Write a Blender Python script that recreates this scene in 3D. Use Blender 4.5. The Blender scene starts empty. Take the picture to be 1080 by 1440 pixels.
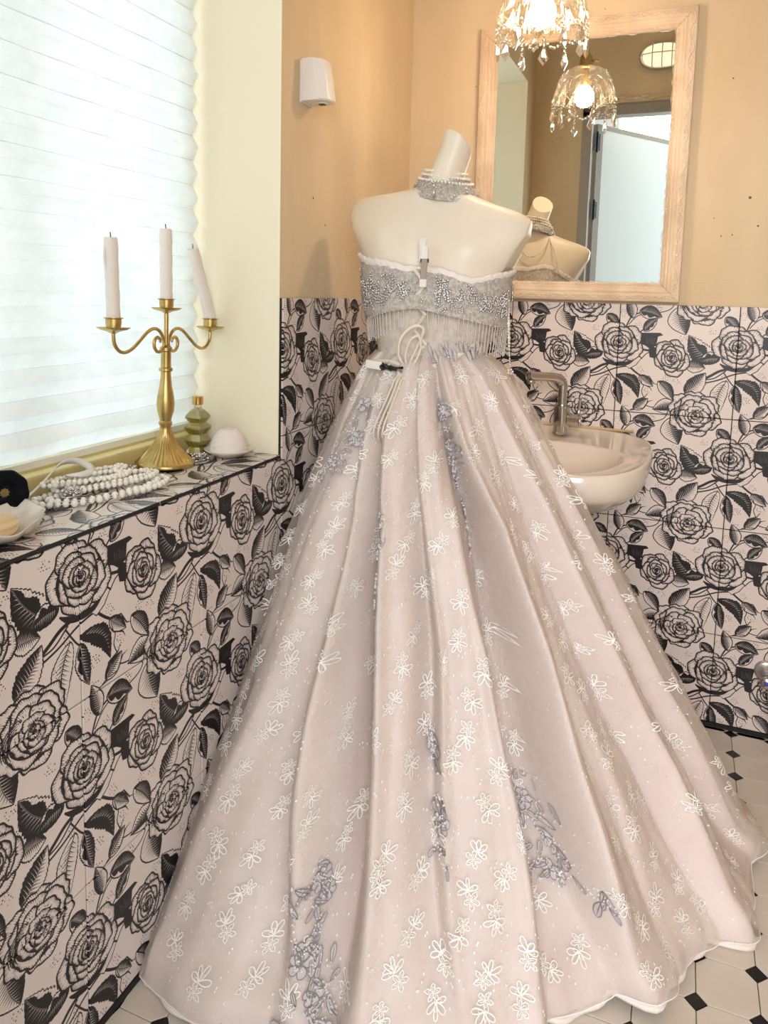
import bpy, math, random
import numpy as np
from mathutils import Vector, Matrix
PI = math.pi
sc = bpy.context.scene
# ================= camera =================
def R3(a, b, c):
    ca, sa, cb, sb, cc, s_ = math.cos(a), math.sin(a), math.cos(b), math.sin(b), math.cos(c), math.sin(c)
    return Matrix(((ca, -sa, 0), (sa, ca, 0), (0, 0, 1))) @ Matrix(((1, 0, 0), (0, cb, -sb), (0, sb, cb))) @ Matrix(((cc, -s_, 0), (s_, cc, 0), (0, 0, 1)))
cd = bpy.data.cameras.new('camera'); cam = bpy.data.objects.new('camera', cd); sc.collection.objects.link(cam); sc.camera = cam
M_ = R3(.39080, 1.45460, .02280).to_4x4(); M_.translation = Vector((.7958, -2.2005, 1.1837)); cam.matrix_world = M_
cd.sensor_fit = 'VERTICAL'; cd.sensor_height = 36.; cd.lens = 1055.713 / 1440 * 36.
cd.shift_x = (540 - 521.55) / 1440; cd.shift_y = -(720 - 533.5) / 1440
cd.clip_start = .01; cd.clip_end = 60
# ================= world and light =================
def lin(r, g, b):
    f = lambda v: (v / 255 / 12.92) if v / 255 <= .04045 else ((v / 255 + .055) / 1.055) ** 2.4
    return (f(r), f(g), f(b), 1.)
w = bpy.data.worlds.new('sky'); sc.world = w; w.use_nodes = True
w.node_tree.nodes['Background'].inputs[0].default_value = (.80, .92, 1., 1.); w.node_tree.nodes['Background'].inputs[1].default_value = .8
def area(name, loc, target, sx, sy, power, col):
    l = bpy.data.lights.new(name, 'AREA'); l.shape = 'RECTANGLE'; l.size = sx; l.size_y = sy; l.energy = power; l.color = col
    o = bpy.data.objects.new(name, l); sc.collection.objects.link(o); o.location = loc
    o.rotation_euler = (Vector(target) - Vector(loc)).to_track_quat('-Z', 'Y').to_euler(); return o
area('daylight_window', (-.42, -1.265, 1.56), (1, -1.265, 1.56), 1.0, 1.5, 8.0, (.87, .95, 1.))
area('daylight_corridor_side', (2.6, -3.0, 1.7), (.4, -2.2, 1.3), 1.6, 1.8, 23, (.82, .94, 1.))
area('daylight_corridor', (1.15, -4.3, 1.9), (.45, -.5, .7), 1.8, 1.6, 117, (.985, .97, .98))
sc.view_settings.view_transform = 'Standard'; sc.view_settings.look = 'None'; sc.view_settings.gamma = 1.; sc.view_settings.use_curve_mapping = False
sc.view_settings.exposure = 0.0
BULB = 165.
# ================= helpers =================
C = sc.collection
def link(o): C.objects.link(o); return o
class MB:
    def __init__(s): s.v = []; s.f = []; s.m = []; s.uv = None
    def add(s, vs, fs, mi=0):
        b = len(s.v); s.v += [tuple(float(q) for q in p) for p in vs]; s.f += [tuple(b + i for i in f) for f in fs]; s.m += [mi] * len(fs); return s
    def box(s, x0, x1, y0, y1, z0, z1, mi=0, bev=0.):
        if bev <= 0:
            vs = [(x, y, z) for x in (x0, x1) for y in (y0, y1) for z in (z0, z1)]
            return s.add(vs, [(0, 1, 3, 2), (4, 6, 7, 5), (0, 4, 5, 1), (2, 3, 7, 6), (0, 2, 6, 4), (1, 5, 7, 3)], mi)
        bm = bmesh.new(); bmesh.ops.create_cube(bm, size=1, matrix=Matrix.Translation(((x0 + x1) / 2, (y0 + y1) / 2, (z0 + z1) / 2)) @ Matrix.Diagonal((x1 - x0, y1 - y0, z1 - z0, 1)))
        bmesh.ops.bevel(bm, geom=bm.edges[:], offset=bev, segments=2, affect='EDGES', profile=.5)
        bm.verts.index_update(); s.add([v.co for v in bm.verts], [[v.index for v in f.verts] for f in bm.faces], mi); bm.free(); return s
    def quad(s, a, b, c, d, mi=0): return s.add([a, b, c, d], [(0, 1, 2, 3)], mi)
    def grid(s, P, closed_u=False, closed_v=False, mi=0, flip=False):
        P = np.asarray(P, float); nu, nv = P.shape[:2]; fs = []
        for i in range(nu if closed_u else nu - 1):
            for j in range(nv if closed_v else nv - 1):
                q = (i * nv + j, ((i + 1) % nu) * nv + j, ((i + 1) % nu) * nv + (j + 1) % nv, i * nv + (j + 1) % nv)
                fs.append(q[::-1] if flip else q)
        return s.add(P.reshape(-1, 3).tolist(), fs, mi)
    def tube(s, pts, r, n=8, cap=True, closed=False, mi=0, flat=None):
        P = [Vector(p) for p in pts]; m = len(P); rr = r if hasattr(r, '__len__') else [r] * m
        rings = []; up = None
        for i in range(m):
            t = (P[(i + 1) % m] - P[i - 1]) if closed else (P[min(i + 1, m - 1)] - P[max(i - 1, 0)])
            if t.length < 1e-9: t = Vector((0, 0, 1))
            t.normalize()
            if up is None: up = t.orthogonal().normalized()
            up = (up - t * up.dot(t)); up = up.normalized() if up.length > 1e-6 else t.orthogonal().normalized()
            b = t.cross(up)
            rings.append([P[i] + (up * math.cos(a) + b * math.sin(a) * (flat or 1)) * rr[i] for a in [2 * PI * k / n for k in range(n)]])
        s.grid(np.array([[tuple(q) for q in ring] for ring in rings]), closed_u=closed, closed_v=True, mi=mi)
        if cap and not closed:
            b = len(s.v) - m * n; s.f.append(tuple(b + k for k in range(n))[::-1]); s.m.append(mi); s.f.append(tuple(b + (m - 1) * n + k for k in range(n))); s.m.append(mi)
        return s
    def lathe(s, prof, c=(0, 0, 0), n=24, mi=0, mod=None, axis=None, caps=True):
        P = np.array([[((r * (mod(2 * PI * k / n, i) if mod else 1)) * math.cos(2 * PI * k / n), (r * (mod(2 * PI * k / n, i) if mod else 1)) * math.sin(2 * PI * k / n), z) for k in range(n)] for i, (r, z) in enumerate(prof)])
        if axis is not None:
            q = Vector((0, 0, 1)).rotation_difference(Vector(axis)).to_matrix(); P = P @ np.array(q).T
        P = P + np.array(c); s.grid(P, closed_v=True, mi=mi, flip=True)
        if caps:
            b = len(s.v) - len(prof) * n
            if prof[0][0] > 1e-5: s.f.append(tuple(b + k for k in range(n))[::-1]); s.m.append(mi)
            if prof[-1][0] > 1e-5: s.f.append(tuple(b + (len(prof) - 1) * n + k for k in range(n))); s.m.append(mi)
        return s
    def ball(s, c, r, n=8, m=5, sq=(1, 1, 1), mi=0):
        vs = [(c[0], c[1], c[2] + r * sq[2])]; fs = []
        for i in range(1, m):
            t = PI * i / m
            for k in range(n): vs.append((c[0] + r * sq[0] * math.sin(t) * math.cos(2 * PI * k / n), c[1] + r * sq[1] * math.sin(t) * math.sin(2 * PI * k / n), c[2] + r * sq[2] * math.cos(t)))
        vs.append((c[0], c[1], c[2] - r * sq[2])); L = len(vs) - 1
        for k in range(n): fs.append((0, 1 + k, 1 + (k + 1) % n)); fs.append((L, 1 + (m - 2) * n + (k + 1) % n, 1 + (m - 2) * n + k))
        for i in range(m - 2):
            for k in range(n): a = 1 + i * n; fs.append((a + k, a + n + k, a + n + (k + 1) % n, a + (k + 1) % n))
        return s.add(vs, fs, mi)
    def build(s, name, mat, parent=None, smooth=True, label=None, ang=None):
        me = bpy.data.meshes.new(name); me.from_pydata(s.v, [], s.f)
        for m in (mat if isinstance(mat, (list, tuple)) else [mat]): me.materials.append(m)
        if any(s.m): me.polygons.foreach_set('material_index', s.m)
        if smooth: me.polygons.foreach_set('use_smooth', [True] * len(me.polygons))
        if smooth and ang:
            me.update(); bm = bmesh.new(); bm.from_mesh(me)
            for e in bm.edges:
                if len(e.link_faces) == 2 and e.calc_face_angle(0) > math.radians(ang): e.smooth = False
            bm.to_mesh(me); bm.free()
        me.update(); o = link(bpy.data.objects.new(name, me))
        if parent: o.parent = parent
        if label: o['label'] = label
        return o
import bmesh
def thing(name, label, cat, loc=(0, 0, 0), group=None):
    o = link(bpy.data.objects.new(name, None)); o.location = loc; o.empty_display_size = .05; o['label'] = label; o['category'] = cat
    if group: o['group'] = group
    return o
def tag(o, label, cat, group=None):
    o['label'] = label; o['category'] = cat
    if group: o['group'] = group
    return o
def struct(o): o['kind'] = 'structure'; return o
def stuff(o): o['kind'] = 'stuff'; return o
def interp(x, xs, ys): return float(np.interp(x, xs, ys))
def crom(P, n):
    P = np.asarray(P, float); k = np.linspace(0, len(P) - 1, n); o = []
    for t in k:
        i = min(int(t), len(P) - 2); f = t - i
        a, b, c, e = P[max(i - 1, 0)], P[i], P[i + 1], P[min(i + 2, len(P) - 1)]
        o.append(.5 * ((2 * b) + (c - a) * f + (2 * a - 5 * b + 4 * c - e) * f * f + (3 * b - a - 3 * c + e) * f ** 3))
    return np.array(o)
# ================= materials =================
def mat(name, col, rough=.5, metal=0., spec=.5, bump=None, var=None, coat=0., trans=0., emit=None):
    m = bpy.data.materials.new(name); m.use_nodes = True; nt = m.node_tree; b = nt.nodes['Principled BSDF']
    b.inputs['Base Color'].default_value = lin(*col); b.inputs['Roughness'].default_value = rough; b.inputs['Metallic'].default_value = metal
    b.inputs['Specular IOR Level'].default_value = spec; b.inputs['Coat Weight'].default_value = coat
    if emit: b.inputs['Emission Color'].default_value = lin(*emit[0]); b.inputs['Emission Strength'].default_value = emit[1]
    tc = nt.nodes.new('ShaderNodeTexCoord')
    if var:   # (scale, second colour, low, high)
        n = nt.nodes.new('ShaderNodeTexNoise'); n.inputs['Scale'].default_value = var[0]; n.inputs['Detail'].default_value = 6
        r = nt.nodes.new('ShaderNodeValToRGB'); r.color_ramp.elements[0].position = var[2]; r.color_ramp.elements[1].position = var[3]
        r.color_ramp.elements[0].color = lin(*var[1]); r.color_ramp.elements[1].color = lin(*col)
        nt.links.new(tc.outputs['Object'], n.inputs['Vector']); nt.links.new(n.outputs['Fac'], r.inputs[0]); nt.links.new(r.outputs[0], b.inputs['Base Color'])
    if bump:
        n = nt.nodes.new('ShaderNodeTexNoise'); n.inputs['Scale'].default_value = bump[0]; n.inputs['Detail'].default_value = 5
        bp = nt.nodes.new('ShaderNodeBump'); bp.inputs['Strength'].default_value = bump[1]; bp.inputs['Distance'].default_value = bump[2]
        nt.links.new(tc.outputs['Object'], n.inputs['Vector']); nt.links.new(n.outputs['Fac'], bp.inputs['Height']); nt.links.new(bp.outputs[0], b.inputs['Normal'])
    return m
def plaster():
    m = mat('plaster', (219, 192, 152), .85, spec=.2); nt = m.node_tree; b = nt.nodes['Principled BSDF']; N = nt.nodes.new; L = nt.links.new
    tc = N('ShaderNodeTexCoord'); n = N('ShaderNodeTexNoise'); n.inputs['Scale'].default_value = 3.5; n.inputs['Detail'].default_value = 7
    mp = N('ShaderNodeMapping'); mp.inputs['Scale'].default_value = (1, 1, .35); L(tc.outputs['Object'], mp.inputs[0]); L(mp.outputs[0], n.inputs['Vector'])
    r = N('ShaderNodeValToRGB'); r.color_ramp.elements[0].position = .3; r.color_ramp.elements[1].position = .7; r.color_ramp.elements[0].color = lin(207, 184, 149); r.color_ramp.elements[1].color = lin(226, 205, 172)
    L(n.outputs['Fac'], r.inputs[0])
    v = N('ShaderNodeTexVoronoi'); v.inputs['Scale'].default_value = 26; v.inputs['Randomness'].default_value = 1; L(tc.outputs['Object'], v.inputs['Vector'])
    n2 = N('ShaderNodeTexNoise'); n2.inputs['Scale'].default_value = 6; L(tc.outputs['Object'], n2.inputs['Vector'])
    th = N('ShaderNodeMath'); th.operation = 'MULTIPLY_ADD'; th.inputs[1].default_value = .45; th.inputs[2].default_value = -.215; L(n2.outputs['Fac'], th.inputs[0])
    lt = N('ShaderNodeMath'); lt.operation = 'LESS_THAN'; L(v.outputs['Distance'], lt.inputs[0]); L(th.outputs[0], lt.inputs[1])
    mx = N('ShaderNodeMix'); mx.data_type = 'RGBA'; L(lt.outputs[0], mx.inputs[0]); L(r.outputs[0], mx.inputs[6]); mx.inputs[7].default_value = lin(122, 92, 62); L(mx.outputs[2], b.inputs['Base Color'])
    n3 = N('ShaderNodeTexNoise'); n3.inputs['Scale'].default_value = 14; n3.inputs['Detail'].default_value = 8; n3.inputs['Roughness'].default_value = .65; L(tc.outputs['Object'], n3.inputs['Vector'])
    wv = N('ShaderNodeTexWave'); wv.bands_direction = 'Z'; wv.inputs['Scale'].default_value = 40; wv.inputs['Distortion'].default_value = 6; L(tc.outputs['Object'], wv.inputs['Vector'])
    ad = N('ShaderNodeMath'); ad.operation = 'MULTIPLY_ADD'; ad.inputs[1].default_value = .05; L(wv.outputs['Fac'], ad.inputs[0]); L(n3.outputs['Fac'], ad.inputs[2])
    bp = N('ShaderNodeBump'); bp.inputs['Strength'].default_value = .4; bp.inputs['Distance'].default_value = .006; L(ad.outputs[0], bp.inputs['Height']); L(bp.outputs[0], b.inputs['Normal'])
    return m
MP = plaster()
# ---- ink print of the wall tiles, drawn stroke by stroke into an array (one repeat = one tile) ----
RN = 1280
class Ink:
    def __init__(s, n, bg=1.0):
        s.n = n; s.a = np.full((n, n), bg, np.float32)
    def poly(s, pts, val):
        n = s.n
        P = np.asarray(pts, float) * n
        x0, y0 = np.floor(P.min(0)).astype(int) - 1; x1, y1 = np.ceil(P.max(0)).astype(int) + 1
        if x1 - x0 < 1 or y1 - y0 < 1: return
        ys = np.arange(y0, y1) + .5; xs = np.arange(x0, x1) + .5
        ax, ay = P[:, 0], P[:, 1]; bx, by = np.roll(ax, -1), np.roll(ay, -1)
        ev = np.zeros((y1 - y0, x1 - x0 + 1), np.int32)
        Y = ys[:, None]
        m = ((ay <= Y) & (by > Y)) | ((by <= Y) & (ay > Y))
        r, e = np.nonzero(m)
        if len(r) == 0: return
        X = ax[e] + (ys[r] - ay[e]) / (by[e] - ay[e]) * (bx[e] - ax[e])
        c = np.clip(np.ceil(X - x0 - .5).astype(int), 0, x1 - x0)
        np.add.at(ev, (r, c), 1)
        ins = (np.cumsum(ev, 1)[:, :-1] % 2) == 1
        rr, cc = np.nonzero(ins)
        s.a[(rr + y0) % n, (cc + x0) % n] = val
    def stroke(s, pts, w, val=0., taper=True):
        P = np.asarray(pts, float)
        if len(P) < 2: return
        T = np.gradient(P, axis=0); L = np.hypot(T[:, 0], T[:, 1]) + 1e-9
        N = np.stack([-T[:, 1] / L, T[:, 0] / L], 1)
        k = np.linspace(0, 1, len(P))
        ww = w * (np.clip(np.sin(np.pi * k) * 1.3 + .25, 0, 1) if taper == True else (1 - k * .92 if taper == 'out' else np.ones(len(P))))
        s.poly(np.concatenate([P + N * ww[:, None] * .5, (P - N * ww[:, None] * .5)[::-1]]), val)
def wav(t, rnd, n=5, amp=.05):
    o = np.zeros_like(t)
    for i in range(1, n): o += np.sin(t * i + rnd.uniform(0, 6.3)) * amp / i ** .7
    return o
def ink_rose(I, cx, cy, R, rnd, open_=False, sx=1., sy=1., rot=0.):
    def W(x, y):
        c, s_ = math.cos(rot), math.sin(rot); x = x * sx; y = y * sy
        return np.stack([cx + (x * c - y * s_), cy + (x * s_ + y * c)], -1)
    lay = [(1., 5), (.76, 5), (.56, 4), (.39, 3), (.25, 3), (.14, 2)] if not open_ else [(1., 6), (.80, 5), (.60, 4), (.43, 4), (.28, 3), (.15, 2)]
    off = rnd.uniform(0, 6.3)
    lw = .0085
    for li, (r, n) in enumerate(lay):
        rr = r * R
        ox, oy = (rnd.uniform(-.04, .04) * R * (1 - r), rnd.uniform(-.04, .04) * R * (1 - r))
        if open_ and li > 2: oy += .10 * R; ox += .08 * R
        t = np.linspace(0, 2 * np.pi, 70, endpoint=False)
        q = rr * .99 * (1 + wav(t, rnd, 6, .025))
        if li:                                                                  # dark gap under the layer, heavier below left
            sh = .05 * R * (1 - r * .5)
            I.poly(W(ox - sh * .6 + q * np.cos(t), oy + sh + q * np.sin(t)), 0.)
        order = list(range(n)); rnd.shuffle(order)
        for k in order:
            a = off + k * 2 * np.pi / n + rnd.uniform(-.12, .12); da = np.pi / n * rnd.uniform(1.15, 1.45)
            u = np.linspace(-1, 1, 26)
            bump = (1 - np.abs(u) ** (1.9 if not open_ else 3.))
            ro = rr * (.62 + .38 * bump ** .55) * (1 + wav(u * 4, rnd, 5, .028 if not open_ else .045)) * rnd.uniform(.95, 1.04)
            ang = a + u * da
            outer = np.stack([ox + ro * np.cos(ang), oy + ro * np.sin(ang)], 1)
            ri = rr * .45
            inner = np.stack([ox + ri * np.cos(ang[::-1]), oy + ri * np.sin(ang[::-1])], 1)
            full = np.concatenate([outer, inner])
            c0 = np.array([ox + rr * .65 * math.cos(a), oy + rr * .65 * math.sin(a)])
            gl = lw * (1.25 if li < 3 else .9)
            f2 = c0 + (full - c0) * (1 + gl / (np.hypot(*(full - c0).T)[:, None] + 1e-6))
            I.poly(W(f2[:, 0], f2[:, 1]), 0.)
            I.poly(W(full[:, 0], full[:, 1]), 1.)
            nxt = lay[li + 1][0] * R if li + 1 < len(lay) else 0
            nh = int(46 * da * (rr / .2) ** .5 * (.8 if li < 5 else .4))
            side = rnd.choice([0, 1, 2])
            for h in range(nh):                                                    # engraving comb from the rim inwards
                uu = -1 + 2 * (h + rnd.uniform(.2, .8)) / nh
                if abs(uu) > .93: continue
                an = a + uu * da; re = np.interp(uu, u, ro)
                dens = {0: .5 + .5 * uu, 1: .5 - .5 * uu, 2: abs(uu)}[side]
                ln = (rr - nxt) * (.2 + .62 * dens * rnd.uniform(.5, 1)) 
                r1 = re - ln
                I.stroke(W(np.array([ox + re * math.cos(an), ox + (re + r1) / 2 * math.cos(an + .01), ox + r1 * math.cos(an + .02)]),
                           np.array([oy + re * math.sin(an), oy + (re + r1) / 2 * math.sin(an + .01), oy + r1 * math.sin(an + .02)])), .0042 if not open_ else .0036, 0., 'out')
            for h in range(int(nh * .8)):                                          # strokes outwards from the shadow under the next layer
                uu = rnd.uniform(-.95, .95); an = a + uu * da
                r0 = nxt * rnd.uniform(.95, 1.02); r1 = r0 + (rr - nxt) * rnd.uniform(.15, .5) * (1.3 - abs(uu))
                I.stroke(W(np.array([ox + r0 * math.cos(an), ox + r1 * math.cos(an)]), np.array([oy + r0 * math.sin(an), oy + r1 * math.sin(an)])), .0062, 0., 'out')
        off += rnd.uniform(.4, .9)
    ts = np.linspace(0, 4 * np.pi, 40)
    rs = R * (.012 + .085 * ts / ts[-1])
    I.stroke(W(rs * np.cos(ts), rs * np.sin(ts)), .007, 0., False)
def ink_leaf(I, x0, y0, x1, y1, w, rnd, dark=.5, curve=0., jag=1.):
    p0 = np.array([x0, y0]); p1 = np.array([x1, y1]); d = p1 - p0; L = np.hypot(*d); d = d / L; n = np.array([-d[1], d[0]])
    t = np.linspace(0, 1, 30)
    mid = p0 + np.outer(t * L, d) + np.outer(np.sin(np.pi * t) * curve * L, n)
    prof = np.sin(np.pi * t ** .8) ** .85 * w
    ser = 1 + jag * .16 * (((t * 13) % 1) - .5)
    A = mid + n * (prof * ser)[:, None]; B = mid - n * (prof * ser)[:, None]
    out = np.concatenate([A, B[::-1]]); c = out.mean(0)
    dd = out - c; I.poly(c + dd * (1 + .008 / (np.hypot(*dd.T)[:, None] + 1e-6)), 0.)
    I.poly(out, 1.)
    if dark > 0:
        k = 1 if dark < .75 else .86
        I.poly(np.concatenate([mid, B[::-1]]) if dark <= 1 else out, 0.)
        if dark > .75: I.poly(np.concatenate([mid + (A - mid) * .0, (mid + (A - mid) * (.45 + .5 * dark * np.abs(np.sin(t * 9)))[:, None])[::-1]]), 0.)
    for k in range(3, 27, 2):
        v = mid[k]
        for sgn, E_ in ((1, A), (-1, B)):
            e = E_[min(29, k + 3)]
            col = 0. if (sgn == 1) else (1. if dark > 0 else 0.)
            q = v + (e - v) * rnd.uniform(.6, .95)
            I.stroke([v, (v + q) / 2 + d * .002, q], .0055 if col == 0 else .004, col, 'out')
            if col == 0:
                v2 = mid[min(29, k + 1)]; I.stroke([v2, v2 + (E_[min(29, k + 3)] - v2) * .5], .003, 0., 'out')
    I.stroke(mid, .006, 0. if dark < .5 else 1. * (dark < 1) , False)
    I.stroke(mid, .004, 0., False)
def ink_bud(I, x0, y0, x1, y1, w, rnd):
    ink_leaf(I, x0, y0, x1, y1, w, rnd, .6, .02, .3)
    p0 = np.array([x0, y0]); p1 = np.array([x1, y1]); d = p1 - p0; n = np.array([-d[1], d[0]])
    for s_ in (-.38, .35):
        I.stroke([p0, p0 + d * .45 + n * s_ * .9, p0 + d * .95 + n * s_ * .45, p0 + d * 1.2 + n * s_ * .75], .009, 0.)
def ink_dots(I, x, y, rnd):
    for i in range(4):
        for j in range(5):
            if rnd.random() < .25: continue
            r = rnd.uniform(.0022, .0045); a = np.linspace(0, 6.28, 8)[:-1]
            X = x + (i - 1.5) * .017 + (j % 2) * .008 + rnd.uniform(-.002, .002); Y = y + (j - 2) * .0145 + rnd.uniform(-.002, .002)
            if (i in (0, 3)) and (j in (0, 4)): continue
            I.poly(np.stack([X + r * np.cos(a), Y + r * np.sin(a)], 1), 0.)
def draw_roses():
    rnd = random.Random(11)
    I = Ink(RN)
    S = lambda pts, w: I.stroke(smooth(pts), w, 0., False)
    def smooth(P, n=24):
        P = np.asarray(P, float); k = np.linspace(0, len(P) - 1, n); o = []
        for t in k:
            i = min(int(t), len(P) - 2); f = t - i
            a, b, c, e = P[max(i - 1, 0)], P[i], P[i + 1], P[min(i + 2, len(P) - 1)]
            o.append(.5 * ((2 * b) + (c - a) * f + (2 * a - 5 * b + 4 * c - e) * f * f + (3 * b - a - 3 * c + e) * f ** 3))
        return np.array(o)
    # stems
    S([(.72, .67), (.80, .62), (.88, .57), (1.0, .54)], .022); S([(.71, .70), (.85, .66), (.98, .60), (1.1, .57)], .012)
    S([(.74, .66), (.83, .64), (.92, .57)], .010); S([(.90, .58), (.97, .68), (1.02, .72)], .010)
    S([(1.08, .55), (1.16, .62), (1.22, .66)], .016); S([(1.20, .66), (1.24, .74), (1.23, .80), (1.255, .86)], .007)
    S([(.06, .21), (.10, .12), (.17, .08), (.22, .085)], .012); S([(.08, .19), (.17, .10), (.35, .07), (.44, .03), (.47, -.05)], .008)
    S([(.16, .28), (.22, .22), (.26, .18)], .010); S([(.14, .98), (.25, .93), (.33, .94), (.44, .93), (.50, .90)], .008)
    S([(.02, 1.0), (.10, .99), (.20, .97)], .007); S([(.20, .41), (.27, .42), (.33, .42)], .018); S([(.21, .50), (.25, .45), (.31, .42)], .008)
    S([(.33, .955), (.45, .99), (.60, .95)], .006)
    # leaves round the big rose
    ink_leaf(I, .83, .50, .60, .27, .085, rnd, .8, -.10, 1.6); ink_leaf(I, .86, .46, .70, .50, .05, rnd, 1., .1, 1.)
    I.poly([(.19, .26), (.36, .255), (.385, .275), (.34, .29), (.33, .375), (.27, .40), (.235, .375), (.19, .36)], 0.)
    for k in range(7): I.stroke([(.24 + k * .012, .30 + (k % 3) * .01), (.25 + k * .012, .36)], .002, 1.)
    I.poly([(.265, .41), (.29, .375), (.325, .39), (.35, .42), (.32, .49), (.28, .48)], 0.)
    ink_leaf(I, 1.0, .66, 1.20, .86, .052, rnd, 1.01, -.22, 1.8)
    ink_leaf(I, 1.0, .70, 1.05, .93, .045, rnd, .9, .05, 1.4)
    ink_leaf(I, .93, .66, .885, .965, .062, rnd, 0, .12, .6)
    ink_leaf(I, .60, .545, .745, .555, .055, rnd, .7, -.06, 1.3)
    ink_leaf(I, .60, .785, .755, .60, .068, rnd, .5, .06, 1.2)
    ink_leaf(I, .37, .70, .50, .86, .052, rnd, .45, -.05, .6); ink_leaf(I, .53, .90, .34, .955, .05, rnd, .5, .1, 1.)
    ink_bud(I, 1.205, .655, 1.32, .745, .037, rnd)
    ink_bud(I, .17, .965, .285, .865, .042, rnd)
    ink_leaf(I, .115, .125, .065, -.05, .042, rnd, .55, .05, .5)
    ink_leaf(I, .175, .06, .36, .11, .056, rnd, .85, -.05, .4)
    ink_leaf(I, .22, .24, .325, .125, .040, rnd, .8, -.03, .5)
    ink_leaf(I, .50, .02, .57, .26, .09, rnd, .5, .10, .4)
    ink_leaf(I, .89, .10, 1.0, .21, .045, rnd, .9, 0, .8)
    # open rose across the joint, medium rose, big rose
    ink_rose(I, .69, -.03, .205, rnd, True, 1.08, .98, .3)
    for k in range(5):
        a = np.linspace(2.3, 4.4, 12) + k * .1
        I.stroke(np.stack([.62 + (.06 + .012 * k) * np.cos(a), .0 + (.07 + .01 * k) * np.sin(a)], 1), .007)
    a = np.linspace(0, 6.28, 40)[:-1]
    ink_rose(I, .465, .475, .155, rnd, False, .95, 1.08, -.25)
    ink_rose(I, .01, .355, .20, rnd, False, 1.05, .96, .2)
    I.poly([(.055, .55), (.11, .60), (.17, .56), (.215, .49), (.19, .47), (.12, .53)], 0.)
    I.poly([(.062, .555), (.11, .592), (.165, .555), (.205, .495), (.19, .482), (.12, .54)], 1.)
    for k in range(14): I.stroke([(.075 + k * .008, .555 - k * .002), (.08 + k * .008, .575 - k * .003)], .0028)
    I.stroke(np.stack([.01 + .215 * np.cos(np.linspace(.9, 2.3, 16)), .355 + .205 * np.sin(np.linspace(.9, 2.3, 16))], 1), .034, 0.)
    for x, y in [(.03, .085), (.33, .04), (.165, .195), (.78, .23), (.60, .42), (.20, .60), (.515, .69), (.91, .635), (.09, .83), (.27, .80), (.08, .96), (.23, 1.04), (.83, .77), (.43, .67), (.55, .29)]:
        ink_dots(I, x, y, rnd)
    return I.a
ink = draw_roses()
img = bpy.data.images.new('rose_print', RN, RN); px = np.ones((RN, RN, 4), np.float32)
paper, blk = np.array(lin(226, 212, 205)[:3]), np.array(lin(21, 19, 23)[:3])
s2 = lambda v: np.where(v <= .0031308, v * 12.92, 1.055 * np.power(v, 1 / 2.4) - .055)
fl = ink[::-1][:, :, None]; px[:, :, :3] = s2(fl * paper + (1 - fl) * blk)
img.pixels.foreach_set(px.ravel()); img.pack()
def printed(name, rough):
    m = mat(name, (226, 212, 205), rough, spec=.45); nt = m.node_tree; b = nt.nodes['Principled BSDF']
    t = nt.nodes.new('ShaderNodeTexImage'); t.image = img; t.extension = 'REPEAT'; u = nt.nodes.new('ShaderNodeUVMap')
    nt.links.new(u.outputs[0], t.inputs[0]); nt.links.new(t.outputs[0], b.inputs['Base Color']); return m
M_ROSE = printed('rose_print_tile', .38); M_SILL = printed('rose_print_sill', .22)
M_GROUT = mat('dark_grout', (34, 31, 34), .8)
M_REVEAL = mat('cream_paint', (243, 234, 208), .7, bump=(60, .15, .002))
M_BLACK = mat('black_tile', (18, 17, 20), .25)
M_WTILE = mat('white_floor_tile', (226, 216, 204), .3, var=(5, (208, 197, 184), .3, .65))
M_CREAM = mat('mannequin_shell', (233, 222, 204), .42, bump=(90, .06, .001))
M_PEARL = mat('pearl', (246, 240, 228), .22, spec=.7, coat=.5)
M_SILVER = mat('silver_bead', (214, 212, 214), .18, metal=.85)
M_BRASS = mat('antique_brass', (210, 184, 122), .34, metal=1., var=(30, (178, 150, 92), .3, .7))
M_WAX = mat('white_wax', (235, 226, 218), .5)
M_WICK = mat('burnt_wick', (25, 20, 18), .9)
M_CHROME = mat('chrome', (205, 205, 208), .1, metal=1.)
M_CERAM = mat('ceramic', (236, 224, 210), .14, coat=.6)
M_WHITEP = mat('white_plastic', (238, 232, 228), .3)
M_DARKP = mat('black_plastic', (28, 27, 30), .4)
M_FRAME = mat('cream_carved_wood', (236, 214, 186), .6, bump=(50, .3, .003), var=(12, (216, 190, 160), .3, .6))
M_GREY = mat('grey_door_metal', (158, 152, 144), .45)
M_LEAF = mat('white_door_panel', (222, 234, 236), .3)
M_WHITEW = mat('white_wall_paint', (238, 238, 236), .8)
M_WOOD = mat('pale_window_wood', (214, 196, 138), .5, bump=(30, .3, .003))
M_SATIN = mat('blush_satin', (236, 224, 220), .45, spec=.4, bump=(260, .2, .002), var=(9, (228, 214, 209), .35, .7))
M_LINING = mat('white_lining', (242, 232, 226), .6, bump=(140, .4, .003))
M_EMB = mat('white_embroidery', (255, 252, 248), .55)
M_LACE = mat('grey_lace', (214, 206, 196), .6, bump=(420, .8, .003), var=(160, (176, 168, 160), .38, .62))
M_BODICE = mat('ivory_bodice', (226, 214, 200), .55, bump=(300, .5, .002), var=(60, (200, 190, 180), .3, .6))
M_APPL = mat('grey_applique', (206, 198, 200), .6, bump=(300, .5, .002))
M_APLINE = mat('applique_outline', (138, 128, 130), .6)
M_SEQ = mat('sequin', (252, 252, 255), .25, metal=.35, coat=1.)
M_RIBBON = mat('cream_ribbon', (234, 224, 206), .45)
M_VELVET = mat('navy_velvet', (14, 18, 30), .95)
def shader(name, build):
    m = bpy.data.materials.new(name); m.use_nodes = True; nt = m.node_tree; nt.nodes.clear(); o = nt.nodes.new('ShaderNodeOutputMaterial'); build(nt, nt.nodes.new, nt.links.new, o); return m
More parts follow.
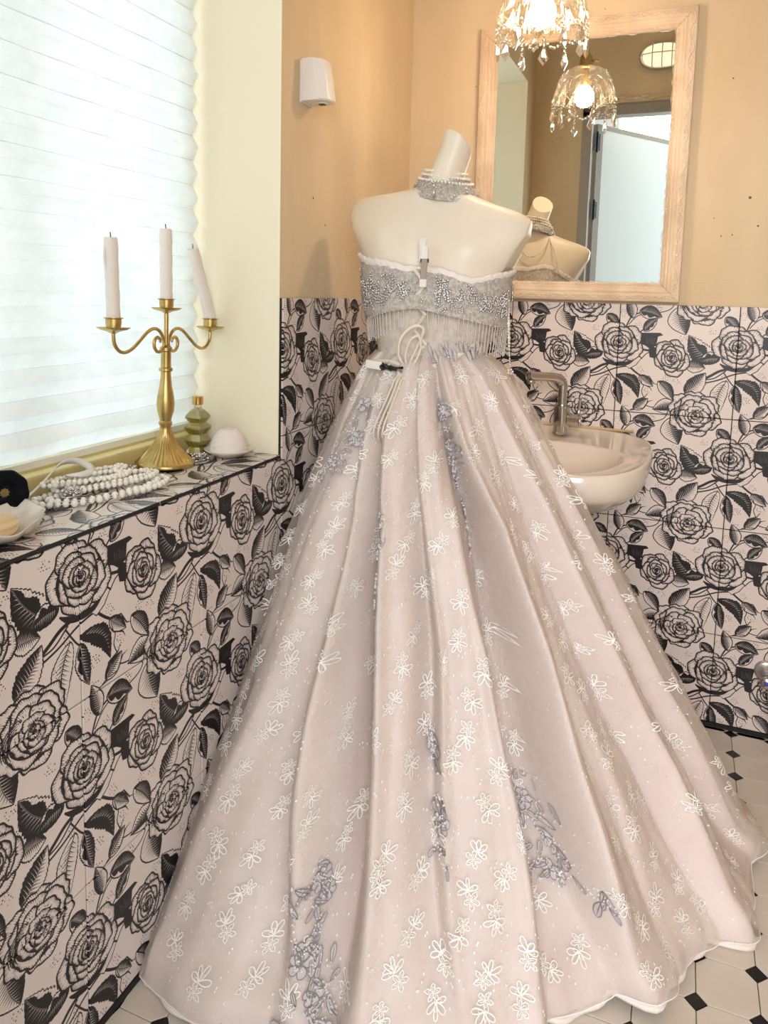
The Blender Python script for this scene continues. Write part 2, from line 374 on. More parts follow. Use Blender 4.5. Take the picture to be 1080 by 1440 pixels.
def b_tulle(nt, N, L, o):
    d = N('ShaderNodeBsdfDiffuse'); d.inputs[0].default_value = lin(242, 233, 226); t = N('ShaderNodeBsdfTranslucent'); t.inputs[0].default_value = lin(240, 228, 220)
    m1 = N('ShaderNodeMixShader'); m1.inputs[0].default_value = .4; L(d.outputs[0], m1.inputs[1]); L(t.outputs[0], m1.inputs[2])
    tr = N('ShaderNodeBsdfTransparent'); m2 = N('ShaderNodeMixShader'); lw = N('ShaderNodeLayerWeight'); lw.inputs[0].default_value = .35
    tc = N('ShaderNodeTexCoord'); n = N('ShaderNodeTexNoise'); n.inputs['Scale'].default_value = 30; n.inputs['Detail'].default_value = 4; L(tc.outputs['Object'], n.inputs['Vector'])
    a = N('ShaderNodeMath'); a.operation = 'MULTIPLY_ADD'; a.inputs[1].default_value = .50; a.inputs[2].default_value = .16; L(lw.outputs['Facing'], a.inputs[0])
    a2 = N('ShaderNodeMath'); a2.operation = 'MULTIPLY_ADD'; a2.inputs[1].default_value = .16; L(n.outputs['Fac'], a2.inputs[0]); L(a.outputs[0], a2.inputs[2]); a2.use_clamp = True
    L(a2.outputs[0], m2.inputs[0]); L(tr.outputs[0], m2.inputs[1]); L(m1.outputs[0], m2.inputs[2]); L(m2.outputs[0], o.inputs[0])
M_TULLE = shader('sheer_tulle', b_tulle)
def b_blind(nt, N, L, o):
    d = N('ShaderNodeBsdfDiffuse'); d.inputs[0].default_value = lin(236, 238, 236); t = N('ShaderNodeBsdfTranslucent'); t.inputs[0].default_value = lin(240, 246, 246)
    tc = N('ShaderNodeTexCoord'); n = N('ShaderNodeTexNoise'); n.inputs['Scale'].default_value = 14; n.inputs['Detail'].default_value = 6; n.inputs['Roughness'].default_value = .65; L(tc.outputs['Object'], n.inputs['Vector'])
    r = N('ShaderNodeValToRGB'); r.color_ramp.elements[0].position = .3; r.color_ramp.elements[1].position = .7; r.color_ramp.elements[0].color = lin(226, 232, 233); r.color_ramp.elements[1].color = lin(246, 250, 250); L(n.outputs['Fac'], r.inputs[0]); L(r.outputs[0], t.inputs[0])
    m1 = N('ShaderNodeMixShader'); m1.inputs[0].default_value = .55; L(d.outputs[0], m1.inputs[1]); L(t.outputs[0], m1.inputs[2]); L(m1.outputs[0], o.inputs[0])
M_BLIND = shader('pleated_blind_fabric', b_blind)
def glassy(name, tint, base, gl=.06):
    def f(nt, N, L, o):
        tr = N('ShaderNodeBsdfTransparent'); tr.inputs[0].default_value = tint; g = N('ShaderNodeBsdfGlossy'); g.inputs['Roughness'].default_value = gl; g.inputs[0].default_value = (1, 1, 1, 1)
        lw = N('ShaderNodeLayerWeight'); lw.inputs[0].default_value = .45; a = N('ShaderNodeMath'); a.operation = 'MULTIPLY_ADD'; a.inputs[1].default_value = .75; a.inputs[2].default_value = base; L(lw.outputs['Fresnel'], a.inputs[0]); a.use_clamp = True
        m = N('ShaderNodeMixShader'); L(a.outputs[0], m.inputs[0]); L(tr.outputs[0], m.inputs[1]); L(g.outputs[0], m.inputs[2]); L(m.outputs[0], o.inputs[0])
    return shader(name, f)
M_CRYSTAL = glassy('cut_crystal', (.93, .91, .88, 1), .10, .05)
def b_shade(nt, N, L, o):
    tr = N('ShaderNodeBsdfTransparent'); tr.inputs[0].default_value = (.93, .90, .86, 1); g = N('ShaderNodeBsdfGlossy'); g.inputs['Roughness'].default_value = .06; g.inputs[0].default_value = (.7, .66, .6, 1)
    tl = N('ShaderNodeBsdfTranslucent'); tl.inputs[0].default_value = (.9, .86, .8, 1)
    lw = N('ShaderNodeLayerWeight'); lw.inputs[0].default_value = .4; m = N('ShaderNodeMixShader'); L(lw.outputs['Facing'], m.inputs[0]); L(tr.outputs[0], m.inputs[1]); L(g.outputs[0], m.inputs[2])
    m2 = N('ShaderNodeMixShader'); m2.inputs[0].default_value = .02; L(m.outputs[0], m2.inputs[1]); L(tl.outputs[0], m2.inputs[2]); L(m2.outputs[0], o.inputs[0])
M_SHADE = shader('pressed_glass', b_shade)
def b_emit(col, st):
    def f(nt, N, L, o):
        e = N('ShaderNodeEmission'); e.inputs[0].default_value = col; e.inputs[1].default_value = st; L(e.outputs[0], o.inputs[0])
    return f
M_BULB = shader('lit_bulb', b_emit((1., .74, .48, 1), BULB)); M_BULK = shader('lit_bulkhead_glass', b_emit((1., .76, .46, 1), 1.6))
def b_mirror(nt, N, L, o):
    g = N('ShaderNodeBsdfGlossy'); g.inputs[0].default_value = (.90, .92, .90, 1); g.inputs['Roughness'].default_value = 0.; L(g.outputs[0], o.inputs[0])
M_MIRROR = shader('mirror_glass', b_mirror)
M_OIL = glassy('yellow_scented_oil', (.93, .84, .36, 1), .05, .03); M_CLEAR = glassy('clear_glass', (.97, .97, .95, 1), .06, .03)

# ================= room =================
T, SILL, LX = 1.167, .826, -.3
b = MB()
Z9 = 2.7; N0, N1, NT = -1.74, -.79, 2.25
for (ya, yb, za, zb) in [(-1.95, N0, 0, Z9), (N1, 0, 0, Z9), (N0, N1, 0, SILL - .004), (N0, N1, NT, Z9)]: b.quad((0, ya, za), (0, yb, za), (0, yb, zb), (0, ya, zb))
b.quad((LX, N1, SILL - .004), (0, N1, SILL - .004), (0, N1, NT), (LX, N1, NT), 1); b.quad((LX, N0, SILL - .004), (LX, N0, NT), (0, N0, NT), (0, N0, SILL - .004), 1)
b.quad((LX, N0, NT), (LX, N1, NT), (0, N1, NT), (0, N0, NT), 1); b.quad((LX, N0, SILL - .004), (0, N0, SILL - .004), (0, N1, SILL - .004), (LX, N1, SILL - .004), 1)
wl = struct(b.build('wall_left', [MP, M_REVEAL], smooth=False))
b = MB(); b.box(-.02, 1.6, 0, .08, 0, Z9); wb = struct(b.build('wall_back', MP, smooth=False))
b = MB(); b.box(.004, 1.6, -.0022, .01, 0, T - .001); stuff(b.build('tile_bedding', M_GROUT, wb, smooth=False))
b = MB(); b.box(-.004, .0022, -1.95, 0, 0, SILL - .006); b.box(-.004, .0022, N1 + .001, 0, 0, T - .001); b.box(-.004, .0022, -1.95, N0 - .001, 0, T - .001); stuff(b.build('tile_bedding', M_GROUT, wl, smooth=False))
b = MB(); b.box(1.6, 1.66, -1.95, 0, 0, Z9); struct(b.build('wall_right', MP, smooth=False))
b = MB(); b.box(-.0, .25, -2.02, -1.95, 0, Z9); b.box(1.48, 1.66, -2.02, -1.95, 0, Z9); b.box(.25, 1.48, -2.02, -1.95, 2.165, Z9)
for k in range(26):     # rough plaster lip over the door recess
    x = .22 + k * .037; b.ball((x, -1.948, 2.185 + .006 * math.sin(k * 2.3)), .024, 7, 4, (1.1, .5, .45))
struct(b.build('wall_front', MP, smooth=True, ang=40))
b = MB(); b.box(-.3, 1.66, -1.95, .08, Z9, Z9 + .06); struct(b.build('ceiling', M_WHITEW, smooth=False))
b = MB(); b.box(-.3, 1.66, -2.02, .08, -.06, -.0045); fl_ = struct(b.build('floor', M_GROUT, smooth=False))
# corridor seen past the door in the mirror
b = MB(); b.box(-1.2, 3.2, -4.75, -4.7, -.06, 2.75); struct(b.build('wall_corridor', M_WHITEW, smooth=False))
b = MB(); b.box(-1.2, 3.2, -4.7, -2.02, -.06, -.0045); struct(b.build('floor_corridor', M_WTILE, smooth=False))
b = MB(); b.box(-1.2, 3.2, -4.7, -2.02, 2.75, 2.8); struct(b.build('ceiling_corridor', M_WHITEW, smooth=False))
# printed wall tiles
def tile_mesh(w_, h_, u0, v0, mat_, axis, flipn=False, us=1/.3, vs=1/.3, t=.006):
    """axis 'y': lies on the back wall (local x right, z up); axis 'x': on the left wall (local y right, z up)"""
    g = .0011; bv = .0012
    def P(a, c, d): return (a, -d, c) if axis == 'y' else (d, a, c)
    o_ = [(g, g), (w_ - g, g), (w_ - g, h_ - g), (g, h_ - g)]; i_ = [(g + bv, g + bv), (w_ - g - bv, g + bv), (w_ - g - bv, h_ - g - bv), (g + bv, h_ - g - bv)]
    vs_ = [P(a, c, 0) for a, c in o_] + [P(a, c, t - bv) for a, c in o_] + [P(a, c, t) for a, c in i_]; uvp = o_ + o_ + i_
    fs = [(8, 9, 10, 11)]
    for k in range(4): n = (k + 1) % 4; fs += [(k, n, 4 + n, 4 + k), (4 + k, 4 + n, 8 + n, 8 + k)]
    me = bpy.data.meshes.new('tile'); me.from_pydata(vs_, [], fs); me.materials.append(mat_); uv = me.uv_layers.new(name='UVMap')
    for l in me.loops: a, c = uvp[l.vertex_index]; uv.data[l.index].uv = (u0 + a * us, v0 + c * vs)
    me.update(); return me
cache = {}
def put_tile(parent, axis, pos, w_, h_, u0, v0):
    k = (axis, round(w_, 4), round(h_, 4), round(u0 % 1, 3), round(v0 % 1, 3))
    if k not in cache: cache[k] = tile_mesh(w_, h_, u0, v0, M_ROSE, axis)
    o = link(bpy.data.objects.new('tile', cache[k])); o.parent = parent; o.location = pos; return o
H = .3003
rows = [(T - H, T), (T - 2 * H, T - H), (T - 3 * H, T - 2 * H), (.012, T - 3 * H)]
xs = [.0062, .0345, .3345, .6345, .9345, 1.2345, 1.5345, 1.594]
for xa, xb in zip(xs[:-1], xs[1:]):
    for r, (za, zb) in enumerate(rows): put_tile(wb, 'y', (xa, 0, za), xb - xa, zb - za, ((xa - .3345) / .3) % 1, (za - T) / H % 1)
ysj = [-.0062, -.1844, -.4844, -.7844, -1.0844, -1.3844, -1.552, -1.852, -1.944]
for k, (yb, ya) in enumerate(zip(ysj[:-1], ysj[1:])):
    for r, (za, zb) in enumerate(rows):
        if ya >= -.79: zt = zb
        else: zt = min(zb, SILL - .0065)
        if zt - za < .01: continue
        if ya < -1.552 - .01: u0 = ((ya + 1.552) / .3) % 1
        elif k == 5: u0 = ((ya + .4844) / .3) % 1
        else: u0 = ((ya + .4844) / .3) % 1
        put_tile(wl, 'x', (0, ya, za), yb - ya, zt - za, u0, (za - T) / H % 1)
# short piece between the niche and the joint above sill height
# sill slabs (printed tiles laid flat, pattern compressed)
def slab(ya, yb):
    x0, x1 = -.2, .0066; z1 = SILL; z0 = SILL - .006
    vs = [(x0, ya, z0), (x1, ya, z0), (x1, yb, z0), (x0, yb, z0), (x0, ya, z1), (x1 - .001, ya, z1), (x1 - .001, yb, z1), (x0, yb, z1)]
    me = bpy.data.meshes.new('sill_tile'); me.from_pydata(vs, [], [(0, 1, 5, 4), (1, 2, 6, 5), (2, 3, 7, 6), (3, 0, 4, 7), (4, 5, 6, 7)]); me.materials.append(M_SILL); me.materials.append(M_GROUT)
    uv = me.uv_layers.new(name='UVMap')
    for l in me.loops: v = vs[l.vertex_index]; uv.data[l.index].uv = (v[1] / .3 + .08, -v[0] / .3 + .15)
    me.polygons[1].material_index = 1; me.update(); o = link(bpy.data.objects.new('sill_tile', me)); o.parent = wl
for ya, yb in [(-1.739, -1.552), (-1.551, -1.2), (-1.199, -.791)]: slab(ya, yb)
b = MB(); b.box(0, .008, -1.95, 0, -.004, .0115); struct(b.build('trim_1', M_GROUT, smooth=False))
b = MB(); b.box(.008, 1.6, -.008, 0, -.004, .0115); struct(b.build('trim_2', M_GROUT, smooth=False))
# floor: octagons and black dots
oct_, dot_ = {}, {}
def flat(poly, name, m_, t=.0045):
    n = len(poly); cx = sum(p[0] for p in poly) / n; cy = sum(p[1] for p in poly) / n
    top = [(cx + (p[0] - cx) * .985, cy + (p[1] - cy) * .985, 0) for p in poly]; mid = [(p[0], p[1], -.0006) for p in poly]; bot = [(p[0], p[1], -t) for p in poly]
    me = bpy.data.meshes.new(name); fs = [tuple(range(n))]
    for k in range(n): q = (k + 1) % n; fs += [(n + k, n + q, q, k), (2 * n + k, 2 * n + q, n + q, n + k)]
    me.from_pydata(top + mid + bot, [], fs); me.materials.append(m_); me.update(); return me
hd, g = .0185, .0007
fx0, fy0 = -.008, -.022
om = flat([(hd + g * .4, g), (.1 - hd - g * .4, g), (.1 - g, hd + g * .4), (.1 - g, .1 - hd - g * .4), (.1 - hd - g * .4, .1 - g), (hd + g * .4, .1 - g), (g, .1 - hd - g * .4), (g, hd + g * .4)], 'floor_tile', M_WTILE)
dm = flat([(-hd + g, 0), (0, -hd + g), (hd - g, 0), (0, hd - g)], 'floor_dot', M_BLACK)
def clampmesh(me, ox, oy):
    m2 = me.copy()
    for v in m2.vertices: v.co.x = max(v.co.x + ox, .0085) - ox; v.co.y = min(v.co.y + oy, -.0085) - oy
    return m2
for i in range(-1, 13):
    for j in range(0, 20):
        ox, oy = fx0 + .1 * i, fy0 - .1 * j
        if i >= 0:
            for nm_, me_, mx, my in (('floor_tile', om, 0, 0),):
                me2 = me_ if (ox >= .01) else clampmesh(me_, ox, oy)
                o = link(bpy.data.objects.new(nm_, me2)); o.location = (ox, oy, 0); o.parent = fl_
        if ox > -.01:
            me2 = dm if (ox > .03 and oy < -.03) else clampmesh(dm, ox, oy)
            o = link(bpy.data.objects.new('floor_dot', me2)); o.location = (ox, oy, 0); o.parent = fl_
b = MB()
for i in range(0, 13):
    ox = fx0 + .1 * i; b.add([(max(ox, .0085) + (.019 if i else 0), -.0085, 0), (ox + .081, -.0085, 0), (ox + .099, -.0215, 0), (max(ox + .001, .0085), -.0215, 0)], [(0, 3, 2, 1)])
stuff(b.build('floor_edge_tile', M_WTILE, fl_, smooth=False))
b = MB(); b.box(fx0 + 1.3, 1.6, -1.95, 0, -.0045, -.0004); stuff(b.build('floor_far_tile', M_WTILE, fl_, smooth=False))
# window: wooden frame and pleated blind
b = MB(); b.box(-.26, -.2, N0 + .001, N1 - .001, SILL - .004, SILL + .034, bev=.004); b.box(-.262, -.232, N0 + .001, N1 - .001, SILL + .034, SILL + .045)
b.box(-.29, -.25, N0 + .001, N0 + .04, SILL, NT - .001); b.box(-.29, -.25, N1 - .04, N1 - .001, SILL, NT - .001); b.box(-.29, -.25, N0, N1, NT - .04, NT - .001)
b.box(-.285, -.26, -1.28, -1.25, SILL + .03, NT - .04); wf = struct(b.build('window_1', M_WOOD, smooth=False))
b = MB(); b.quad((-.272, N0 + .04, SILL + .04), (-.272, N1 - .04, SILL + .04), (-.272, N1 - .04, NT - .04), (-.272, N0 + .04, NT - .04)); b.build('pane', M_CLEAR, wf, smooth=False)
t = thing('pleated_blind', 'white translucent pleated paper blind filling the window above the sill', 'blind', (-.2, -1.265, SILL + .05))
pitch = .0517; z = 1.612 - pitch * 14; lv = []
b = MB(); zz = []
k = 0
while z + pitch * k < NT - .02: zz.append(z + pitch * k); k += 1
ny = 24
for a in range(len(zz) - 1):
    z0, z1 = zz[a], zz[a + 1]; zm = (z0 + z1) / 2
    prof = [(-.2095, z0), (-.203, z0 + pitch * .22), (-.196, zm - .002), (-.1945, zm), (-.196, zm + .002), (-.203, z1 - pitch * .22), (-.2095, z1)]
    P = np.array([[(x + .2 + .0012 * math.sin(j * 1.7 + a * 2.1), N0 + .012 + (N1 - .016 - N0 - .012) * j / ny + 1.265, zq + .0018 * math.sin(j * .9 + a) * (1 if abs(x + .2) < .009 else .3) - (SILL + .05)) for j in range(ny + 1)] for x, zq in prof])
    fold = MB(); fold.grid(P); fold.grid(np.array([[(p[0] + d, p[1], p[2] + .0002) for p in P[0]] for d in (0., .0045)]), mi=0)
    fold.build('pleat', M_BLIND, t, smooth=False)
b = MB(); b.box(-.012, .006, N0 + .012 + 1.265, N1 - .016 + 1.265, zz[0] - .012 - (SILL + .05), zz[0] - (SILL + .05)); b.build('bottom_rail', mat('blind_rail', (242, 240, 220), .5), t, smooth=False)
# door frame, open leaf, hinges
b = MB(); b.box(.25, .30, -2.03, -1.944, 0, 2.155, bev=.003); b.box(1.43, 1.48, -2.03, -1.944, 0, 2.155, bev=.003); b.box(.25, 1.48, -2.03, -1.944, 2.105, 2.155, bev=.003)
dr = struct(b.build('door_1', M_GREY, smooth=False))
lr = thing('door_leaf', 'white door leaf standing open outwards, seen in the mirror', 'door', (.318, -2.035, 0)); lr.rotation_euler = (0, 0, math.atan2(-.57, .36))
b = MB(); b.box(.0, .72, -.035, 0, .01, 2.075, bev=.002); b.build('panel', M_LEAF, lr, smooth=False)
b = MB(); b.box(-.002, .045, -.04, .003, .008, 2.085); b.box(.0, .724, -.04, .003, 2.062, 2.085); b.box(.70, .724, -.04, .003, .008, 2.085)
b.build('edge_profile', M_GREY, lr, smooth=False)
for z in (.35, 1.60, 1.95):
    b = MB(); b.box(-.028, .02, .003, .006, z, z + .085); b.lathe([(.006, z - .01), (.006, z + .095)], (-.004, .006, 0), 10)
    for q in range(2):
        for s_ in (-.018, .012): b.lathe([(.003, 0), (.003, .002)], (s_, .006, z + .02 + q * .045), 8, axis=(0, 1, 0))
    b.build('hinge', M_DARKP, lr, smooth=False)
# bulkhead lamp over the door
t = thing('bulkhead_lamp', 'lit oval caged bulkhead lamp above the door, seen in the mirror', 'lamp', (.62, -1.95, 2.37))
b = MB(); ov = lambda r, y, n=28: [(r * 1.75 * math.copysign(abs(math.cos(a)) ** .8, math.cos(a)), y, r * math.copysign(abs(math.sin(a)) ** .9, math.sin(a))) for a in [2 * PI * k / n for k in range(n)]]
b.grid(np.array([ov(.062, 0), ov(.062, .025), ov(.056, .03)]), closed_v=True); b.build('base', M_GREY, t)
b = MB(); b.grid(np.array([ov(.053, .028), ov(.052, .05), ov(.045, .07), ov(.03, .08), ov(.004, .084)]), closed_v=True); b.build('glass_cover', M_BULK, t)
b = MB()
for x in (-.045, 0, .045): b.tube([(x, .03, -.058), (x, .07, -.05), (x, .09, -.02), (x, .09, .02), (x, .07, .05), (x, .03, .058)], .003, 6)
b.tube([(-.105, .03, 0), (-.09, .07, 0), (-.04, .09, 0), (.04, .09, 0), (.09, .07, 0), (.105, .03, 0)], .003, 6); b.tube([p for p in ov(.057, .032)], .004, 6, closed=True); b.build('cage', M_WHITEP, t)
# ================= mirror =================
mx0, mx1, mz0, mz1 = .212, .784, 1.172, 1.932; mcx, mcz = (mx0 + mx1) / 2, (mz0 + mz1) / 2; mw, mh = mx1 - mx0, mz1 - mz0
mr = thing('wall_mirror', 'large mirror in a cream carved wooden frame above the basin', 'mirror', (mcx, -.001, mcz))
prof = [(0, 0), (0, .020), (.003, .027), (.006, .0285), (.022, .0285), (.025, .025), (.028, .0275), (.032, .0275), (.036, .023), (.040, .024), (.044, .019), (.049, .0195), (.052, .014), (.053, .008)]
def ring(d, h): return [(-mw / 2 + d, -h, -mh / 2 + d), (mw / 2 - d, -h, -mh / 2 + d), (mw / 2 - d, -h, mh / 2 - d), (-mw / 2 + d, -h, mh / 2 - d)]
rings = [ring(d, h) for d, h in prof]
for k in range(4):
    b = MB(); P = []
    e = 1 if k % 2 == 0 else 0
    for rg in rings:
        a, c = Vector(rg[k]), Vector(rg[(k + 1) % 4]); dd = (c - a).normalized() * .0005; P.append([tuple(a + dd), tuple(c - dd)])
    b.grid(np.array(P), flip=False); side = b.build('frame_side', M_FRAME, mr, smooth=True, ang=28)
    a, c = Vector(ring(.0135, .0285)[k]), Vector(ring(.0135, .0285)[(k + 1) % 4]); Lk = (c - a).length; u = (c - a) / Lk; n = Vector((0, 0, 1)).cross(u) if abs(u.z) < .5 else Vector((-u.z, 0, 0))
    n = Vector((u.z, 0, -u.x))
    b = MB(); cnt = int(Lk / .036); st = Lk / cnt
    for i in range(cnt):
        o0 = a + u * (i + .5) * st; sg = 1 if i % 2 else -1
        sp = [o0 + u * ((.5 - t_) * st) + n * sg * (.0062 * math.sin(t_ * PI)) for t_ in np.linspace(0, 1, 7)]
        b.tube(sp, [.0024] * 7, 5)
        cl = [o0 + n * sg * -.001 + u * (.0052 * (1 - q / 9) * math.cos(q * .85)) + n * sg * (.0048 * (1 - q / 9) * math.sin(q * .85)) for q in range(8)]
        b.tube(cl, [.0019] * 8, 5)
        for s_, q in ((-1, .008), (1, .009)): pc = o0 + u * q * s_ * 1.1 - n * sg * .003; b.ball(tuple(pc), .0034, 6, 4, (1.5 if abs(u.x) > .5 else .8, .5, .8 if abs(u.x) > .5 else 1.5))
    stuff(b.build('scroll_carving', M_FRAME, side))
    a, c = Vector(ring(.0465, .0195)[k]), Vector(ring(.0465, .0195)[(k + 1) % 4]); Lk = (c - a).length; cnt = int(Lk / .0058); b = MB()
    for i in range(cnt): b.ball(tuple(a + (c - a) * ((i + .5) / cnt)), .0023, 6, 4)
    stuff(b.build('bead_row', M_FRAME, side))
b = MB(); q = ring(.050, .0125); b.quad(*q); b.build('glass', M_MIRROR, mr, smooth=False)
rr_ = random.Random(5); b = MB()
for k in range(4):
    a, c = Vector(ring(.0535, .0128)[k]), Vector(ring(.0535, .0128)[(k + 1) % 4]); a2, c2 = Vector(ring(.058, .0128)[k]), Vector(ring(.058, .0128)[(k + 1) % 4]); n_ = 60; P = [[], []]
    for i in range(n_ + 1):
        f = i / n_; p = a.lerp(c, f); q = a2.lerp(c2, f); w_ = rr_.random() ** 3 * .7 + .05; P[0].append(tuple(p)); P[1].append(tuple(p.lerp(q, w_) + Vector((0, -.0006, 0))))
    b.grid(np.array(P))
b.build('sealant', mat('old_sealant', (214, 206, 196), .8), mr)
b = MB(); b.box(-mw / 2 + .004, mw / 2 - .004, -.0078, 0, -mh / 2 + .004, mh / 2 - .004); b.build('backing', mat('frame_backing', (120, 96, 70), .8), mr, smooth=False)

# ================= crystal lamp =================
lx, ly = .456, -.400
lp = thing('crystal_pendant_lamp', 'lit pressed glass pendant lamp hung with clear crystal drops', 'lamp', (lx, ly, 1.797))
b = MB(); b.tube([(0, 0, .15), (.001, 0, .5), (0, 0, .9 - .005)], .0028, 8); b.lathe([(.045, .88), (.045, .899)], n=20); b.build('cord', mat('lamp_cord', (120, 92, 60), .6), lp)
b = MB(); b.lathe([(.030, .112), (.030, .118), (.021, .124), (.019, .150), (.012, .158), (.008, .172), (.0045, .176)], n=20)
b.lathe([(.004, 0), (.004, .02)], (.018, 0, .135), 8, axis=(1, 0, 0)); b.build('socket', M_BRASS, lp)
def smod(a, i):
    return 1 + (.030 * abs(math.cos(a * 6)) - .012 * abs(math.sin(a * 24))) * min(1, max(0, (7 - i) / 5))
sp_ = [(.099, .010), (.094, .016), (.092, .028), (.089, .042), (.085, .056), (.081, .068), (.077, .080), (.071, .092), (.062, .103), (.049, .111), (.030, .115)]
NS = 96; P = []
for i, (r, z) in enumerate(sp_):
    P.append([(r * smod(a, i) * math.cos(a), r * smod(a, i) * math.sin(a), z + (-.010 * abs(math.cos(a * 6)) if i == 0 else (-.006 * abs(math.cos(a * 6)) if i == 1 else 0))) for a in [2 * PI * k / NS for k in range(NS)]])
b = MB(); b.grid(np.array(P), closed_v=True); shd = b.build('glass_shade', M_SHADE, lp, smooth=False)
b = MB()
for k in range(12):     # raised star-cut ribs fanning over each lobe
    a0 = 2 * PI * k / 12
    for j in range(-3, 4):
        a1 = a0 + j * .075; pts = []
        for t_ in np.linspace(0, 1, 5):
            z = .060 - .048 * t_; r = np.interp(z, [q[1] for q in sp_], [q[0] for q in sp_]) * (1 + .03 * abs(math.cos(a0 * 6))) + .0015; a = a0 + (a1 - a0) * t_; pts.append((r * math.cos(a), r * math.sin(a), z))
        b.tube(pts, .0016, 4)
    pts = []
    for z in (.062, .075, .088, .1): r = np.interp(z, [q[1] for q in sp_], [q[0] for q in sp_]) + .003; pts.append((r * math.cos(a0 + .26), r * math.sin(a0 + .26), z))
    b.tube(pts, .0020, 4)
    pts = []
    for t_ in np.linspace(0, 1, 7): a = a0 + .26 - .52 * t_; z = .064 + .010 * math.sin(PI * t_); r = np.interp(z, [q[1] for q in sp_], [q[0] for q in sp_]) + .003; pts.append((r * math.cos(a), r * math.sin(a), z))
    b.tube(pts, .0020, 4)
stuff(b.build('star_ribs', M_CRYSTAL, shd))
b = MB(); b.lathe([(.0, -.008), (.012, -.0055), (.023, .002), (.0295, .014), (.0305, .024), (.028, .038), (.021, .050), (.014, .058)], n=24); b.build('bulb', M_BULB, lp)
b = MB(); b.lathe([(.0135, .056), (.0135, .112)], n=20); b.build('bulb_neck', M_BRASS, lp)
b = MB()
for r_, z_ in ((.014, -.0045), (.024, .003)):
    pass
def drop(scale):
    # flat faceted pendalogue: outline with a thicker waist
    out = [(0, 0), (.35, -.10), (.42, -.22), (.62, -.40), (1.0, -.66), (.82, -.74), (.52, -.88), (.36, -.90), (0, -1.06)]
    w_, h_ = .0135 * scale, .044 * scale; O = [(x * w_, z * h_) for x, z in out]; O += [(-x, z) for x, z in O[-2:0:-1]]
    b = MB(); n = len(O); ins = [(x * .55, -.58 * h_ + (z + .58 * h_) * .6) for x, z in O]; t_ = .0052 * scale
    b.add([(x, 0, z) for x, z in O] + [(x, -t_, z) for x, z in ins] + [(x, t_, z) for x, z in ins], [(k, (k + 1) % n, n + (k + 1) % n, n + k) for k in range(n)] + [((k + 1) % n, k, 2 * n + k, 2 * n + (k + 1) % n) for k in range(n)] + [tuple(n + k for k in range(n)), tuple(2 * n + k for k in range(n))[::-1]])
    return b
dm1 = None; beadb = MB(); wires = MB()
drops = []
for k in range(12):
    a = 2 * PI * k / 12 + .12; r = .100; long_ = k % 2 == 0
    z0 = .002 - (.012 if long_ else .0)
    if dm1 is None:
        o = drop(1.).build('crystal_drop', M_CRYSTAL, lp, smooth=False); dm1 = o
    else: o = link(dm1.copy()); o.parent = lp
    zz_ = -.034 if long_ else -.016
    o.location = (r * math.cos(a), r * math.sin(a), zz_); o.rotation_euler = (0, 0, a + PI / 2 + .5 * math.sin(k * 2.1)); o.scale = (1, 1, 1.0)
    z = .002
    while z > zz_ + .002: beadb.ball((r * math.cos(a), r * math.sin(a), z - .005), .0048, 7, 5); z -= .0112
    wires.tube([(r * math.cos(a) * .97, r * math.sin(a) * .97, .006), (r * math.cos(a) * 1.05, r * math.sin(a) * 1.05, .003), (r * math.cos(a), r * math.sin(a), -.004)], .0007, 5)
    # swag of beads to the next lobe
    a2 = a + 2 * PI / 12
    for q in range(1, 6):
        f = q / 6; aa = a + (a2 - a) * f; beadb.ball((.097 * math.cos(aa), .097 * math.sin(aa), -.004 - (.020 * math.sin(PI * f))), .0042, 6, 4, (1.2, 1.2, .8))
for k in range(4):      # inner drops
    a = 2 * PI * k / 4 + .5; o = link(dm1.copy()); o.parent = lp; o.location = (.055 * math.cos(a), .055 * math.sin(a), -.006); o.rotation_euler = (0, 0, a + PI / 2); o.scale = (.85, .85, .85)
    wires.tube([(.055 * math.cos(a), .055 * math.sin(a), -.006), (.09 * math.cos(a), .09 * math.sin(a), .012)], .0007, 5)
stuff(beadb.build('crystal_beads', M_CRYSTAL, lp)); stuff(wires.build('wire_hooks', M_BRASS, lp))

# ================= basin and tap =================
bs = thing('wash_basin', 'cream ceramic wall hung wash basin below the mirror, partly behind the gown', 'basin', (.5, 0, .8))
def oo(a):    # outer outline of the rim (local)
    c, s_ = math.cos(a), math.sin(a); x = .247 * math.copysign(abs(c) ** .62, c)
    y = -.205 + (.200 * abs(s_) ** .55 if s_ > 0 else -.285 * abs(s_) ** .78)
    return x, y
def oi(a):
    c, s_ = math.cos(a), math.sin(a); return .182 * c, -.285 + (.115 * s_ if s_ > 0 else .165 * s_)
NA = 64; A_ = [2 * PI * k / NA for k in range(NA)]
def ringo(sc_, z, back=0., cy=-.16): return [(oo(a)[0] * sc_, min(-.0065, cy + (oo(a)[1] - cy) * sc_ + back), z + (.012 * max(0, math.sin(a)) ** 2 if z > -.02 else 0) - (.020 * max(0, -math.sin(a)) ** .8 if z > -.08 else 0)) for a in A_]
def ringi(sc_, z): return [(oi(a)[0] * sc_, -.28 + (oi(a)[1] + .28) * sc_, z - (.020 * max(0, -math.sin(a)) ** .8 if z > -.05 else 0)) for a in A_]
mix_ = lambda p, q, f, dz=0: [tuple(a * (1 - f) + c * f + (dz if i == 2 else 0) for i, (a, c) in enumerate(zip(u, v))) for u, v in zip(p, q)]
R0, R1 = ringo(.985, .000), ringi(1.04, -.006)
